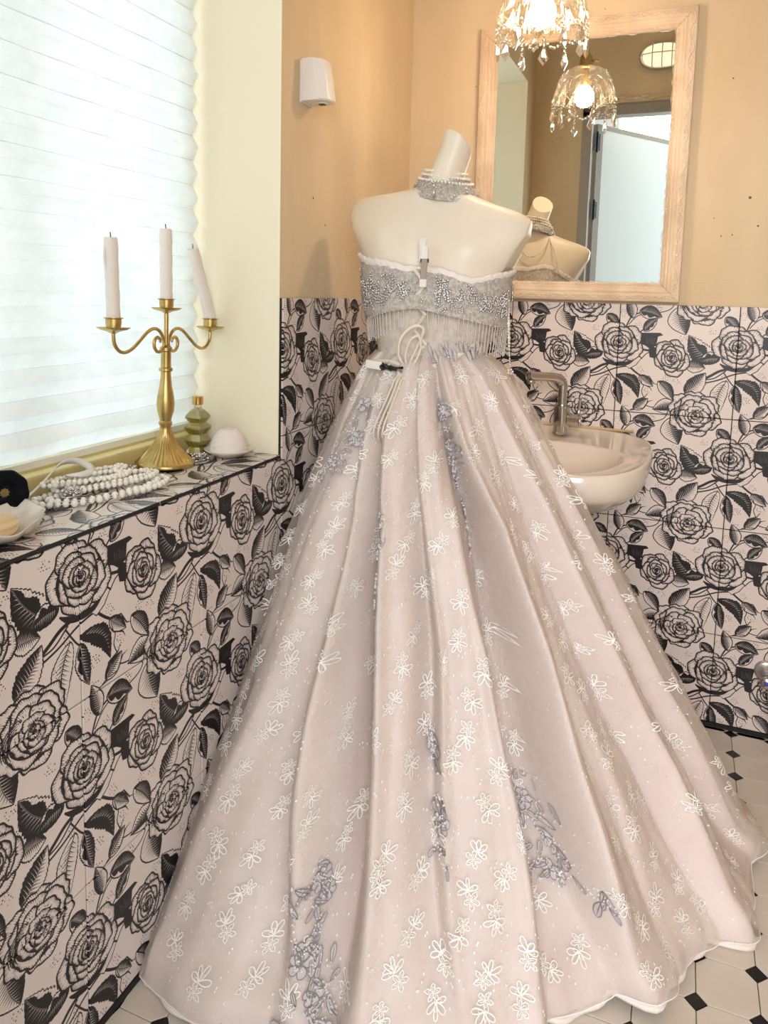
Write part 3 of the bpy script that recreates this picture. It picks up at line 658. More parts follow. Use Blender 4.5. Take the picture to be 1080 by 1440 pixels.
rgs = [ringo(.30, -.175, .0), ringo(.42, -.17), ringo(.60, -.150), ringo(.78, -.125), ringo(.91, -.095), ringo(.975, -.062), ringo(1.0, -.030), ringo(1.0, -.006), R0, mix_(R0, R1, .06, -.001), mix_(R0, R1, .12, -.004), mix_(R0, R1, .5, -.004), mix_(R0, R1, .93, -.001), R1, ringi(.99, -.012), ringi(.94, -.030), ringi(.86, -.060), ringi(.74, -.090), ringi(.55, -.112), ringi(.3, -.122), ringi(.1, -.124)]
b = MB(); b.grid(np.array(rgs), closed_v=True); b.f.append(tuple(k for k in range(NA))[::-1]); b.m.append(0); b.build('bowl', M_CERAM, bs)
b = MB(); b.lathe([(.016, -.123), (.019, -.121), (.017, -.118), (.004, -.119)], (0, -.28, 0), 20); b.build('drain', M_CHROME, bs)
b = MB(); b.lathe([(.0105, 0), (.0115, .002), (.009, .003), (.008, -.003)], (0, -.170, -.040), 20, axis=(0, -1, .35)); b.build('overflow_hole', mat('overflow_shadow', (110, 102, 96), .35, metal=.7), bs)
b = MB(); b.tube([(-.19, -.012, .012), (-.1, -.010, .0135), (.0, -.010, .014), (.1, -.010, .0135), (.19, -.012, .012)], .0038, 8); b.build('sealant', mat('aged_sealant', (212, 184, 140), .7), bs)
b = MB(); b.tube([(0, -.14, -.17), (0, -.14, -.30), (.0, -.13, -.34), (0, -.06, -.36), (0, -.0065, -.36)], .016, 12); b.build('waste_pipe', M_WHITEP, bs)
fc = thing('basin_tap', 'chrome single lever basin tap with angular spout on the basin', 'tap', (.503, -.098, .8045))
b = MB(); b.lathe([(.023, 0), (.023, .004), (.0215, .006), (.0215, .075), (.0225, .076), (.0225, .079), (.012, .0792)], n=28); b.build('body', M_CHROME, fc, ang=30)
b = MB(); b.tube(crom([(0, 0, .07), (0, 0, .12), (0, -.0, .138), (-.005, -.006, .150), (-.015, -.015, .156), (-.03, -.025, .158), (-.055, -.045, .160), (-.085, -.070, .162)], 22), .0125, 16); b.lathe([(.011, 0), (.011, .010), (.009, .010)], (-.077, -.063, .142), 16); b.build('spout', M_CHROME, fc)
b = MB(); b.tube([(.018, 0, .040), (.050, -.003, .040)], [.017, .017], 20); b.tube([(.050, -.003, .040), (.054, -.003, .040)], [.019, .018], 20); hnd = b.build('handle', M_CHROME, fc, ang=30)
b = MB(); b.tube([(.046, -.003, .05), (.047, -.004, .075), (.049, -.006, .104)], [.0045, .004, .0035], 8); b.build('lever', M_CHROME, hnd)

# ================= wall device, valve =================
dv = thing('wall_dispenser', 'small white plastic dispenser fixed high on the plaster beside the window', 'dispenser', (0, -.682, 1.63))
def dsec(z, d0, d1, wd): # outline in (x,y)
    return [(.006, -wd, z), (d0, -wd, z), (d1 * .93, -wd * .45, z), (d1, wd * .25, z), (d1 * .94, wd * .8, z), (d1 * .72, wd, z), (.006, wd, z)]
P = [dsec(-.040, .046, .062, .029), dsec(-.037, .048, .066, .030), dsec(.0, .038, .061, .030), dsec(.044, .030, .052, .030), dsec(.048, .028, .049, .029)]
b = MB(); b.grid(np.array(P), closed_v=True); b.f.append(tuple(range(7))[::-1]); b.m.append(0); b.f.append(tuple(28 + k for k in range(7))); b.m.append(0); b.build('housing', M_WHITEP, dv, smooth=True, ang=25)
b = MB(); b.box(0, .005, -.027, .027, -.042, .045); b.build('back_plate', M_WHITEP, dv, smooth=False)
b = MB(); b.lathe([(.014, -.0405), (.014, -.0425), (.011, -.0432), (.003, -.0432)], (.040, .004, 0), 20); nz = b.build('sensor_ring', M_WHITEP, dv)
b = MB(); b.box(.033, .046, -.003, .010, -.0445, -.0430); b.build('sensor_window', M_DARKP, nz, smooth=False)
vl = thing('stop_valve', 'chrome stop valve with blue marked knob low on the rose tiles', 'valve', (1.066, -.006, .19))
b = MB(); b.lathe([(.030, 0), (.030, .002), (.024, .006), (.012, .009), (.010, .03)], n=24, axis=(0, -1, 0)); b.build('escutcheon', mat('satin_chrome', (196, 190, 188), .35, metal=.7), vl)
b = MB(); b.tube([(0, -.025, 0), (0, -.055, 0)], .010, 12); b.tube([(0, -.045, 0), (.006, -.045, -.03)], .007, 10); b.build('body', M_CHROME, vl)
b = MB(); b.lathe([(.015, 0), (.016, .003), (.016, .012), (.013, .015), (.002, .015)], (-.004, -.054, -.006), 12, axis=(-.1, -1, .1)); kb = b.build('knob', M_CHROME, vl)
b = MB(); b.lathe([(.006, 0), (.006, .001), (.001, .001)], (-.0055, -.0695, -.0045), 12, axis=(-.1, -1, .1)); b.build('blue_mark', mat('blue_mark', (60, 84, 170), .4), kb)
b = MB(); b.tube(crom([(.006, -.045, -.028), (.012, -.05, -.08), (.03, -.055, -.13), (.07, -.05, -.15), (.12, -.03, -.12)], 30), .005, 10); b.build('hose', M_CHROME, vl)

# ================= things on the sill =================
cb = thing('candelabrum', 'three armed antique brass candelabrum with fluted foot on the sill', 'candelabrum', (-.150, -.985, SILL)); cb.rotation_euler = (-.028, 0, 0)
b = MB(); fm = lambda a, i: 1 + (.022 * math.cos(a * 36) if 4 <= i <= 9 else 0)
b.lathe([(.0, 0), (.058, 0), (.0595, .004), (.058, .010), (.052, .0125), (.0495, .016), (.041, .024), (.032, .034), (.024, .045), (.018, .056), (.0145, .066), (.0135, .070)], n=216, mod=fm, caps=False); b.build('foot', M_BRASS, cb)
b = MB(); b.lathe([(.0135, .068), (.0115, .072), (.0108, .080), (.013, .084), (.0135, .088), (.011, .092), (.0125, .098), (.0165, .112), (.018, .125), (.0165, .140), (.0125, .160), (.0105, .178), (.0100, .190), (.0135, .192), (.0135, .197), (.0100, .199), (.0100, .230), (.0125, .232), (.0125, .238), (.009, .241), (.0045, .243), (.0045, .312)], n=24, caps=False)
b.build('stem', M_BRASS, cb, ang=35)
for s_ in (-1, 1):
    pts = crom([(0, s_ * .150, .272), (0, s_ * .150, .262), (0, s_ * .147, .248), (0, s_ * .135, .236), (0, s_ * .118, .233), (0, s_ * .098, .240), (0, s_ * .078, .254), (0, s_ * .056, .270), (0, s_ * .038, .276), (0, s_ * .022, .272), (0, s_ * .010, .258), (0, s_ * .007, .244), (0, s_ * .014, .233), (0, s_ * .027, .231), (0, s_ * .036, .240), (0, s_ * .036, .252), (0, s_ * .028, .259), (0, s_ * .019, .255), (0, s_ * .018, .248)], 80)
    b = MB(); b.tube(pts, [.0034] * 74 + list(np.linspace(.0034, .002, 6)), 10); b.build('arm', M_BRASS, cb)
cups = [(-.150, .272), (0, .310), (.150, .272)]
for y, z in cups:
    b = MB(); b.lathe([(.004, z - .004), (.012, z), (.024, z + .003), (.0295, z + .0065), (.030, z + .0075), (.024, z + .0052), (.013, z + .0045), (.0135, z + .022), (.0175, z + .024), (.0175, z + .025), (.0142, z + .025), (.0138, z + .012)], (0, y, 0), 32, caps=False); b.build('drip_cup', M_BRASS, cb, ang=40)
def candle(y, z, h, bend, label):
    # world base from the tilted candelabrum
    base = Matrix.Rotation(-.028, 4, 'X') @ Vector((0, y, z)) + Vector((-.150, -.985, SILL))
    t = thing('candle', label, 'candle', base, 'candles in the candelabrum')
    n = 18; pts = []; 
    for i in range(n + 1):
        f = i / n; pts.append((bend[0] * max(0, f - .25) ** 1.3, (bend[1] * max(0, f - .10)), h * f))
    b = MB(); rr = [.0122 + .0004 * math.sin(i * 1.3) for i in range(n + 1)]; rr[-1] = .0112; pts[-1] = (pts[-1][0], pts[-1][1], pts[-1][2] + .0004); b.tube(pts, rr, 20); wx = b.build('wax', M_WAX, t, ang=40)
    p = Vector(pts[-1]); b = MB(); b.tube([p, p + Vector((.0003, -.0005, .005)), p + Vector((.001, -.0025, .009))], .0009, 6); b.build('wick', M_WICK, t)
    return t, wx, pts
tc_, wx, pts = candle(-.150, .2845, .154, (0, -.004), 'straight white candle with wax run, in the left cup of the candelabrum')
b = MB(); b.tube([(-.003, -.0128, .146), (-.0035, -.0155, .132), (-.0035, -.0160, .118), (-.003, -.0150, .108), (-.002, -.0135, .092)], [.001, .0022, .0028, .002, .001], 8); b.build('wax_run', M_WAX, wx)
candle(0, .3225, .148, (0, .000), 'tallest straight white candle in the middle cup of the candelabrum')
tc_, wx, pts = candle(.150, .2845, .158, (0, -.068), 'bent leaning white candle in the right cup of the candelabrum')
b = MB(); b.tube([Vector(pts[-2]) + Vector((.003, .0095, 0)), Vector(pts[-3]) + Vector((.002, .013, 0)), Vector(pts[-5]) + Vector((.001, .0105, 0))], [.001, .002, .001], 8); b.build('wax_run', M_WAX, wx)
# tree shaped bottle
bt = thing('glass_bottle', 'stepped tree shaped glass bottle of yellow oil with gold cap', 'bottle', (-.158, -.862, SILL))
tiers = [(.021, 0), (.022, .004), (.015, .014), (.0145, .016), (.0215, .030), (.0155, .042), (.0150, .044), (.0215, .056), (.0215, .060), (.0130, .068), (.0205, .080), (.0195, .085), (.011, .096), (.0085, .100), (.0085, .106)]
def sqm(a, i): c = max(abs(math.cos(a)), abs(math.sin(a))); return (1 / c) ** .85 if i < 13 else 1
b = MB(); b.lathe([(r * 1.0, z) for r, z in tiers], n=32, mod=sqm); b.build('glass_body', M_CLEAR, bt, smooth=False)
b = MB(); b.lathe([(r * .93, z + .001) for r, z in tiers[:-3]] + [(.012, .094)], n=32, mod=sqm); b.build('oil', mat('yellow_oil', (206, 190, 92), .12, coat=.6), bt, smooth=False)
b = MB(); b.lathe([(.0115, .108), (.0118, .109), (.0118, .125), (.0112, .126)], n=28); b.build('cap', mat('gold_cap', (214, 172, 104), .2, metal=1.), bt, ang=30)
# white dome on dish
dm_ = thing('dome_burner', 'white embossed porcelain dome with open top on a saucer', 'burner', (-.088, -.850, SILL))
b = MB(); b.lathe([(.020, 0), (.027, .001), (.036, .004), (.048, .012), (.0525, .0165), (.0515, .0175), (.044, .0125), (.030, .006), (.002, .005)], n=48, caps=True); b.build('saucer', M_CERAM, dm_)
rd = random.Random(3); ph_ = [rd.uniform(0, 6.3) for _ in range(6)]
P = []
for i in range(26):
    t_ = i / 25 * (PI / 2 * .80); r = .0405 * math.cos(t_) ** .85; z = .008 + .051 * math.sin(t_) / math.sin(PI / 2 * .8)
    P.append([((r + .0009 * math.sin(a * 7 + i * .7 + ph_[0]) * math.cos(i * .9 + a * 3 + ph_[1])) * math.cos(a), (r + .0009 * math.sin(a * 9 - i * .6) * math.sin(i * .8 + a * 4)) * math.sin(a), z) for a in [2 * PI * k / 72 for k in range(72)]])
rt = np.hypot(P[-1][0][0], P[-1][0][1])
P.append([((rt - .0025) * math.cos(a), (rt - .0025) * math.sin(a), .0595) for a in [2 * PI * k / 72 for k in range(72)]]); P.append([((rt - .0035) * math.cos(a), (rt - .0035) * math.sin(a), .040) for a in [2 * PI * k / 72 for k in range(72)]])
b = MB(); b.grid(np.array(P), closed_v=True, flip=True); b.build('dome', mat('bisque_porcelain', (240, 228, 222), .7, bump=(70, .6, .004)), dm_)
# pearls
def pearl_string(b, path, r, jitter, rnd, var=.0):
    P = crom(path, 400); d = 0; last = P[0]; acc = r * 2
    for p in P[1:]:
        acc += np.linalg.norm(p - last); last = p
        if acc >= 2 * r * 1.02:
            q = r * (1 + rnd.uniform(-var, var)); b.ball((p[0] + rnd.uniform(-jitter, jitter), p[1] + rnd.uniform(-jitter, jitter), p[2]), q, 8, 6); acc = 0
rp = random.Random(8)
def oval(cx, cy, ax_, ay_, rot, z, n=9, dz=.003, rng=rp):
    return [(cx + ax_ * math.cos(a) * math.cos(rot) - ay_ * math.sin(a) * math.sin(rot) + rng.uniform(-.004, .004), cy + ax_ * math.cos(a) * math.sin(rot) + ay_ * math.sin(a) * math.cos(rot) + rng.uniform(-.004, .004), z + rng.uniform(0, dz)) for a in [2 * PI * k / (n - 1) + .4 for k in range(n)]]
nk = [('loose coil of large white pearls, outermost of the heap on the sill', -.105, -1.205, .125, .048, 1.25, SILL + .006, .0056), ('tangled long strand of white pearls in the middle of the heap', -.120, -1.180, .100, .036, 1.30, SILL + .0165, .0048), ('short doubled strand of small pearls on top of the heap', -.135, -1.215, .075, .026, 1.20, SILL + .026, .0042), ('pearl strand end lying up against the window frame', -.165, -1.155, .060, .018, 1.45, SILL + .020, .0046)]
for i, (lb, cx, cy, ax_, ay_, ro, z, r) in enumerate(nk):
    t = thing('pearl_necklace', lb, 'necklace', (cx, cy, SILL), 'pearl strands heaped on the sill')
    b = MB(); pth = oval(0, 0, ax_, ay_, ro, z - SILL); pth += oval(.004, -.004, ax_ * .82, ay_ * .72, ro, z - SILL + .002)
    pearl_string(b, pth, r, .0006, rp, .22); stuff(b.build('pearls', M_PEARL, t))
    b = MB(); b.tube(crom(pth, 120), .0006, 4); b.build('thread', M_WHITEP, t)
def brooch(loc, lab, s=1., n=26, seed=1):
    rn = random.Random(seed); t = thing('beaded_bracelet', lab, 'jewellery', loc); b = MB()
    for k in range(n):
        a = rn.uniform(0, 6.3); r = rn.uniform(0, .017) * s; b.ball((r * math.cos(a) * .9, r * math.sin(a) * 1.3, rn.uniform(.003, .014) * s), rn.uniform(.0022, .0038) * s, 6, 4, (1, 1.3, .8))
    stuff(b.build('beads', M_SILVER, t))
    b = MB(); b.tube([(.012 * math.cos(a) * s, .018 * math.sin(a) * s, .003) for a in [2 * PI * k / 16 for k in range(16)]], .0014, 6, closed=True); b.build('wire', M_SILVER, t)
brooch((-.118, -.915, SILL), 'small cluster of silver beads beside the brass foot and the saucer', 1.15, 34, 2)
brooch((-.165, -1.065, SILL), 'small silver filigree piece just left of the brass foot', .95, 22, 4)
brooch((-.112, -1.275, SILL + .012), 'silver filigree piece caught among the pearls', 1., 20, 6)
# ribbon
def ribbon(b, path, wd, nrm, n=40, thick=.0008):
    P = crom(path, n); rows_ = []
    for i in range(n):
        t_ = P[min(i + 1, n - 1)] - P[max(i - 1, 0)]; t_ = t_ / (np.linalg.norm(t_) + 1e-9); nn = np.array(nrm(i / (n - 1)) if callable(nrm) else nrm, float); s_ = np.cross(t_, nn); s_ /= np.linalg.norm(s_) + 1e-9; nn = np.cross(s_, t_)
        rows_.append([P[i] + s_ * wd / 2 + nn * thick, P[i] - s_ * wd / 2 + nn * thick, P[i] - s_ * wd / 2 - nn * thick, P[i] + s_ * wd / 2 - nn * thick])
    b.grid(np.array(rows_), closed_v=True); return b
b = MB(); z = SILL
ribbon(b, [(-.175, -1.385, z + .03), (-.19, -1.36, z + .052), (-.185, -1.335, z + .03), (-.175, -1.315, z + .012), (-.17, -1.28, z + .030), (-.175, -1.235, z + .052), (-.170, -1.20, z + .050), (-.150, -1.185, z + .034), (-.140, -1.215, z + .034), (-.155, -1.245, z + .036)], .012, lambda f: (math.cos(f * 5), .25, math.sin(f * 5) + .6))
tag(b.build('organza_ribbon', mat('sheer_ribbon', (238, 232, 226), .5), None), 'white organza ribbon trailing over the pearls on the sill', 'ribbon')
# velvet scrunchie, porcelain dish, shell
b = MB(); P = []
for i in range(54):
    a = 2 * PI * i / 54; P.append([((.021 + (.0145 + .0008 * math.sin(a * 9)) * math.cos(q)) * math.cos(a), (.021 + (.0145 + .0008 * math.sin(a * 9)) * math.cos(q)) * math.sin(a), (.0125 + .0015 * math.sin(a * 7)) * math.sin(q)) for q in [2 * PI * k / 14 for k in range(20)]])
b.grid(np.array(P), closed_u=True, closed_v=True); o = tag(b.build('hair_scrunchie', M_VELVET), 'dark navy velvet scrunchie standing at the left edge of the sill', 'hair tie'); o.location = (-.158, -1.366, SILL + .0350); o.rotation_euler = (1.25, .3, .5)
ds = thing('leaf_dish', 'white porcelain leaf shaped dish at the front left of the sill', 'dish', (-.088, -1.435, SILL)); ds.rotation_euler = (0, 0, .5)
P = []
for f, z in ((.0, .004), (.45, .004), (.72, .006), (.9, .013), (1., .022), (1.015, .0235), (1., .0205), (.88, .009), (.7, .001), (.4, 0)):
    P.append([(.055 * f * math.cos(a) * (1 + .035 * math.cos(a * 8)), .085 * f * math.sin(a) * (1 + .035 * math.cos(a * 8)), z + (.004 * math.cos(a * 4) if f > .9 else 0)) for a in [2 * PI * k / 64 for k in range(64)]])
b = MB(); b.grid(np.array(P), closed_v=True, flip=True); b.build('dish_body', M_CERAM, ds)
b = MB()
P = []
for i in range(22):
    t_ = i / 21; r = .031 * math.sin(PI * (t_ * .93 + .03)) ** .7; P.append([((r * (1 + .07 * math.cos(a * 11 + t_ * 5))) * math.cos(a), -.055 + .105 * t_, max(-.0075, r * .62 * (1 + .07 * math.cos(a * 11 + t_ * 5)) * math.sin(a))) for a in [2 * PI * k / 66 for k in range(66)]])
b.grid(np.array(P), closed_v=True); o = tag(b.build('scallop_candle', mat('peach_wax', (238, 206, 160), .45)), 'peach coloured ribbed shell shape lying in the porcelain dish', 'ornament'); o.location = (-.082, -1.460, SILL + .0145); o.rotation_euler = (0, 0, .15)
# ================= dress form =================
XC, YC = .270, -.560
TZ = [.80, .88, .94, 1.00, 1.045, 1.10, 1.16, 1.21, 1.25, 1.28, 1.31, 1.335, 1.355, 1.370, 1.382, 1.392, 1.402, 1.412, 1.425, 1.45, 1.49, 1.60]
THW = [.175, .178, .165, .135, .122, .132, .150, .160, .172, .190, .206, .212, .210, .198, .168, .125, .088, .062, .046, .040, .0375, .034]
THD = [.125, .125, .118, .10, .09, .095, .103, .106, .104, .098, .088, .078, .068, .060, .055, .052, .050, .048, .045, .042, .040, .036]
def sm(x, a, b): t = np.clip((x - a) / (b - a), 0, 1); return t * t * (3 - 2 * t)
from bisect import bisect
def pch(x, X, Y):   # smooth (monotone-ish) interpolation
    i = min(max(bisect(X, x) - 1, 0), len(X) - 2); h = X[i + 1] - X[i]; t = (x - X[i]) / h; t = min(max(t, 0), 1)
    def sl(j):
        if j <= 0 or j >= len(X) - 1: return 0.
        a, c = (Y[j] - Y[j - 1]) / (X[j] - X[j - 1]), (Y[j + 1] - Y[j]) / (X[j + 1] - X[j]); return 0. if a * c <= 0 else 2 * a * c / (a + c)
    m0, m1 = sl(i) * h, sl(i + 1) * h
    return Y[i] * (2 * t ** 3 - 3 * t * t + 1) + m0 * (t ** 3 - 2 * t * t + t) + Y[i + 1] * (-2 * t ** 3 + 3 * t * t) + m1 * (t ** 3 - t * t)
def torso(z, a, off=0., cut=True):
    if z > 1.43:      # slanted cut of the neck: points above the cutting plane slide down along the neck onto it
        for _ in range(6):
            xn = pch(z, TZ, THW) * math.cos(a) + .036 * float(sm(z, 1.40, 1.54)); yn = pch(z, TZ, THD) * math.sin(a)
            z = min(z, 1.505 - .75 * yn - .45 * (xn - .03))
    hw, hd = pch(z, TZ, THW) + off, pch(z, TZ, THD) + off
    c, s_ = math.cos(a), math.sin(a); e = .92 if z < 1.4 else 1.
    x = hw * math.copysign(abs(c) ** e, c); y = hd * math.copysign(abs(s_) ** e, s_)
    if z < 1.4:
        if s_ > 0: y += .040 * math.exp(-((z - 1.195) / .050) ** 2) * (math.exp(-((x - .072) / .048) ** 2) + math.exp(-((x + .072) / .048) ** 2)) 
        else:
            y += .010 * math.exp(-(x / .022) ** 2) * float(sm(z, 1.02, 1.1)) * float(1 - sm(z, 1.33, 1.40))      # spine furrow
            y -= .009 * math.exp(-((z - 1.29) / .045) ** 2) * (math.exp(-((x - .095) / .04) ** 2) + math.exp(-((x + .095) / .04) ** 2))
    if cut and z > 1.22:
        lim = .206 - .50 * max(0., 1.335 - z)
        y += 0 if abs(x) < lim else 0
        x = max(-lim, min(lim, x))
    xo = XC + .012 * float(sm(z, 1.30, 1.40)) + .036 * float(sm(z, 1.40, 1.54)); yo = YC + .0 * z
    X, Y, Z = xo + x, yo + y, z - (x) * .115 * float(sm(z, 1.08, 1.3)) * (1 if z < 1.42 else .5)
    return (X, Y, Z)
class Wd:   # build in world coordinates, then hang under a parent empty
    @staticmethod
    def par(o, root): o.parent = root; o.matrix_parent_inverse = Matrix.Translation(root.location).inverted(); return o
df = thing('dress_form', 'cream headless mannequin torso with tall slanted neck wearing the gown', 'mannequin', (XC, YC, 0))
b = MB(); nA = 96; P = []
zl = list(np.linspace(.80, 1.20, 30)) + list(np.linspace(1.21, 1.345, 24)) + list(np.linspace(1.35, 1.43, 30)) + list(np.linspace(1.435, 1.575, 40))
for z in zl: P.append([torso(z, 2 * PI * k / nA) for k in range(nA)])
b.grid(np.array(P), closed_v=True); n0 = len(b.v); b.v.append(tuple(np.mean(P[-1], 0))); base_ = n0 - nA
for k in range(nA): b.f.append((base_ + k, base_ + (k + 1) % nA, n0)); b.m.append(0)
b.f.append(tuple(range(nA))[::-1]); b.m.append(0)
Wd.par(b.build('torso', M_CREAM, None, ang=50), df)
b = MB(); b.tube([(XC, YC, .02), (XC, YC, .82)], .016, 14); Wd.par(b.build('pole', M_CHROME, None), df)
b = MB(); b.lathe([(.15, 0), (.15, .008), (.14, .014), (.02, .022)], (XC, YC, 0), 40); Wd.par(b.build('base_plate', M_CHROME, None, ang=30), df)
# round seal with a letter on the front of the neck
b = MB(); sx, sy, sz = .3035, -.5155, 1.434
b.lathe([(.0155, 0), (.0160, .001), (.0150, .003), (.0140, .0022), (.002, .0022)], (sx, sy, sz), 20, axis=(0, 1, .12), mod=lambda a, i: 1 + .05 * math.cos(a * 8)); sl_ = Wd.par(b.build('seal', mat('mauve_seal', (150, 118, 124), .5), None), df)
b = MB(); yy = sy + .0034
for pts in ([(-.005, -.006), (-.005, .006)], [(.005, -.006), (.005, .006)], [(.005, .006), (-.005, -.006)]): b.tube([(sx + p[0], yy, sz + p[1]) for p in pts], .0012, 5)
b.lathe([(.0112, 0), (.0118, .0008), (.0124, 0)], (sx, yy - .0005, sz), 24, axis=(0, 1, .12), caps=False); o = b.build('seal_letter', mat('plum_ink', (88, 60, 70), .5), None); Wd.par(o, sl_); o.matrix_parent_inverse = Matrix()

# ================= gown =================
gw = thing('wedding_gown', 'blush and ivory ball gown with grey beaded bodice and long spread skirt', 'gown', (XC, YC, 0))
def G(o, lab=None):
    if lab: o['label'] = lab
    return Wd.par(o, gw)
SK = [0, .1, .3, .5, .7, 1.]
VAL = [([-124, -117, -105, -100, -97, -92], 4.5, [.006, .014, .032, .042, .045, .03]),
       ([-108, -103, -90.5, -87, -85, -80.5], 3.8, [.010, .024, .058, .068, .066, .05]),
       ([-86, -82, -75, -70, -68, -66], 2.2, [.006, .010, .020, .028, .024, .012]),
       ([-64, -62, -58, -52.5, -51.5, -54], 2.8, [0, 0, .008, .036, .052, .05]),
       ([-68, -61, -47.5, -44.5, -43.5, -39], 3.6, [.010, .024, .058, .072, .066, .05]),
       ([-50, -44, -36, -33, -32, -30], 4., [.004, .004, .004, .010, .018, .018]),
       ([-36, -31, -24, -21, -20, -19], 4.2, [.004, .010, .026, .038, .045, .045]),
       ([-14, -10, -6, -4, -2, 0], 4., [.0, .006, .020, .030, .034, .03]),
       ([6, 8, 10, 12, 14, 16], 5., [0, .006, .02, .03, .035, .03]),
       ([-144, -140, -134, -128, -125, -118], 5., [.004, .01, .02, .024, .03, .03]),
       ([-165] * 6, 6., [.004, .01, .02, .03, .03, .03])] + [([p] * 6, 7., [.004, .01, .02, .03, .04, .04]) for p in (35, 60, 85, 110, 135, 165)]
ASY = {0: 1, 1: 1, 2: 1, 3: -1, 4: 1, 6: 1, 7: 1, 9: -1}
HPx = [-180, -150, -125, -111, -99, -85, -74, -57, -48, -30, -17, 14, 38, 60, 90, 130, 180]
HPr = [.62, .66, .72, .75, .745, .735, .71, .68, .665, .695, .73, .755, .76, .70, .60, .55, .62]
GPx = [0, .03, .12, .28, .42, .53, .66, .74, .88, 1]; GPy = [0, .06, .15, .30, .42, .515, .635, .73, .87, 1]
ZW = 1.045
rs_ = np.random.RandomState(4); RIP = [(rs_.randint(14, 60), rs_.uniform(0, 6.3), rs_.uniform(-4, 4), rs_.uniform(.5, 1)) for _ in range(9)]
RIP2 = [(rs_.randint(16, 56), rs_.uniform(0, 6.3), rs_.uniform(-6, 6), rs_.uniform(.5, 1)) for _ in range(9)]
def skirt_r(ph, a, s, layer):
    R_ = np.interp(ph, HPx, HPr); rw = .128 * .095 / np.hypot(.128 * np.sin(a), .095 * np.cos(a)); r = rw + (R_ - rw) * np.interp(s, GPx, GPy)
    r = r - .035 * np.exp(-((ph + 140) / 16) ** 2) * np.sin(np.pi * np.clip(s, 0, 1))
    for iv, (pv, wd, dp) in enumerate(VAL):
        pvv = np.interp(s, SK, pv) + 2.0 * np.sin(s * 8 + iv * 2.4) * s
        x = (ph - pvv + 180) % 360 - 180; d = np.interp(s, SK, dp) * 2.15 * (1 - .55 * sm(s, .80, 1.)); k = wd * (1.25 - .25 * s)
        if layer: d = d * .85; k = k * 1.1
        sg = ASY.get(iv, 0)
        kk = k if sg == 0 else np.where(x * sg > 0, k * .42, k * 1.75)
        r = r - d * np.exp(-np.abs(x / kk) ** 1.7) + .22 * d * np.exp(-((np.abs(x) - 1.9 * kk) / (1.1 * kk)) ** 2)
    rip = sum(w_ * np.sin(a * f + p + q * s) for f, p, q, w_ in (RIP2 if layer else RIP)) / 3
    r = r + rip * (.0012 + .0046 * s ** 1.3 + (.0004 if layer else 0))
    return r
def skirt(phi, s, layer=0):
    """world position on the skirt; phi in degrees, s 0 (waist) .. 1 (hem); layer 0 satin, 1 tulle"""
    phi = np.asarray(phi, float); s = np.asarray(s, float); ph = (phi + 180) % 360 - 180; a = np.radians(phi)
    r = skirt_r(ph, a, s, layer)
    if layer:
        r = r + .005 + .006 * s + .030 * np.exp(-((ph - 14) / 26) ** 2) * np.sin(np.pi * np.clip(s * 1.05, 0, 1)) ** .8 + .032 * np.exp(-((ph + 128) / 17) ** 2) * np.sin(np.pi * np.clip(s * 1.1, 0, 1)) ** .8
        r = np.maximum(r, skirt_r(ph, a, s, 0) + .006)
    z = ZW * (1 - s)
    hem = np.clip((s - .90) / .10, 0, 1) ** 2
    lift = .020 * (1 + np.sin(a * 11 + 1.1)) * .5 + .032 * np.exp(-((ph + 38) / 5.) ** 2) + .022 * np.exp(-((ph + 66) / 4.) ** 2) + .02 * np.exp(-((ph - 5) / 6.) ** 2)
    fold = np.clip((s - .97) / .03, 0, 1)
    z = z + hem * lift + .004 - fold * hem * lift * .55
    r = r + .012 * np.sin(np.clip((s - .93) / .07, 0, 1) * np.pi) + (.0 if layer else 0) * s
    c_, s_ = np.cos(a), np.sin(a); e = .006 if layer else 0.
    xm = np.where(c_ < -.02, (XC - (.0165 - e)) / np.maximum(-c_, .02), 9.); ymax = np.interp(z, [0, .42, .64, 2], [-.016, -.016, -.50, -.50]) + e
    ym = np.where(s_ > .02, (ymax - YC) / np.maximum(s_, .02), 9.); r = np.minimum(r, np.minimum(xm, ym))
    return np.stack([XC + r * c_, YC + r * s_, np.maximum(z, .004 + 0 * z)], -1)
def sgrid(n, m, s0, s1, layer):
    ph = np.linspace(-180, 180, n, endpoint=False); ss = np.linspace(0, 1, m) ** 1.0 * (s1 - s0) + s0
    A, S = np.meshgrid(ph, ss, indexing='ij'); return skirt(A, S, layer)
b = MB(); b.grid(sgrid(760, 100, 0., 1., 0), closed_u=True, flip=True); G(b.build('skirt', M_SATIN, None))
b = MB(); b.grid(sgrid(760, 100, 0., 1., 1)[:, :99], closed_u=True, flip=True); G(b.build('tulle_overlay', M_TULLE, None), 'sheer tulle layer over the satin skirt')
ph = np.linspace(-180, 180, 420, endpoint=False)
b = MB(); hp = skirt(ph, np.full_like(ph, 1.), 0); hp[:, 2] += .001
b.tube([tuple(p) for p in hp], .0056, 6, closed=True); G(b.build('hem_binding', M_LINING, None), 'white padded hem edge')
b = MB(); hp1 = skirt(ph, np.full_like(ph, .9899), 1); b.tube([tuple(p) for p in hp1], .0011, 4, closed=True); G(b.build('tulle_edge', M_EMB, None))
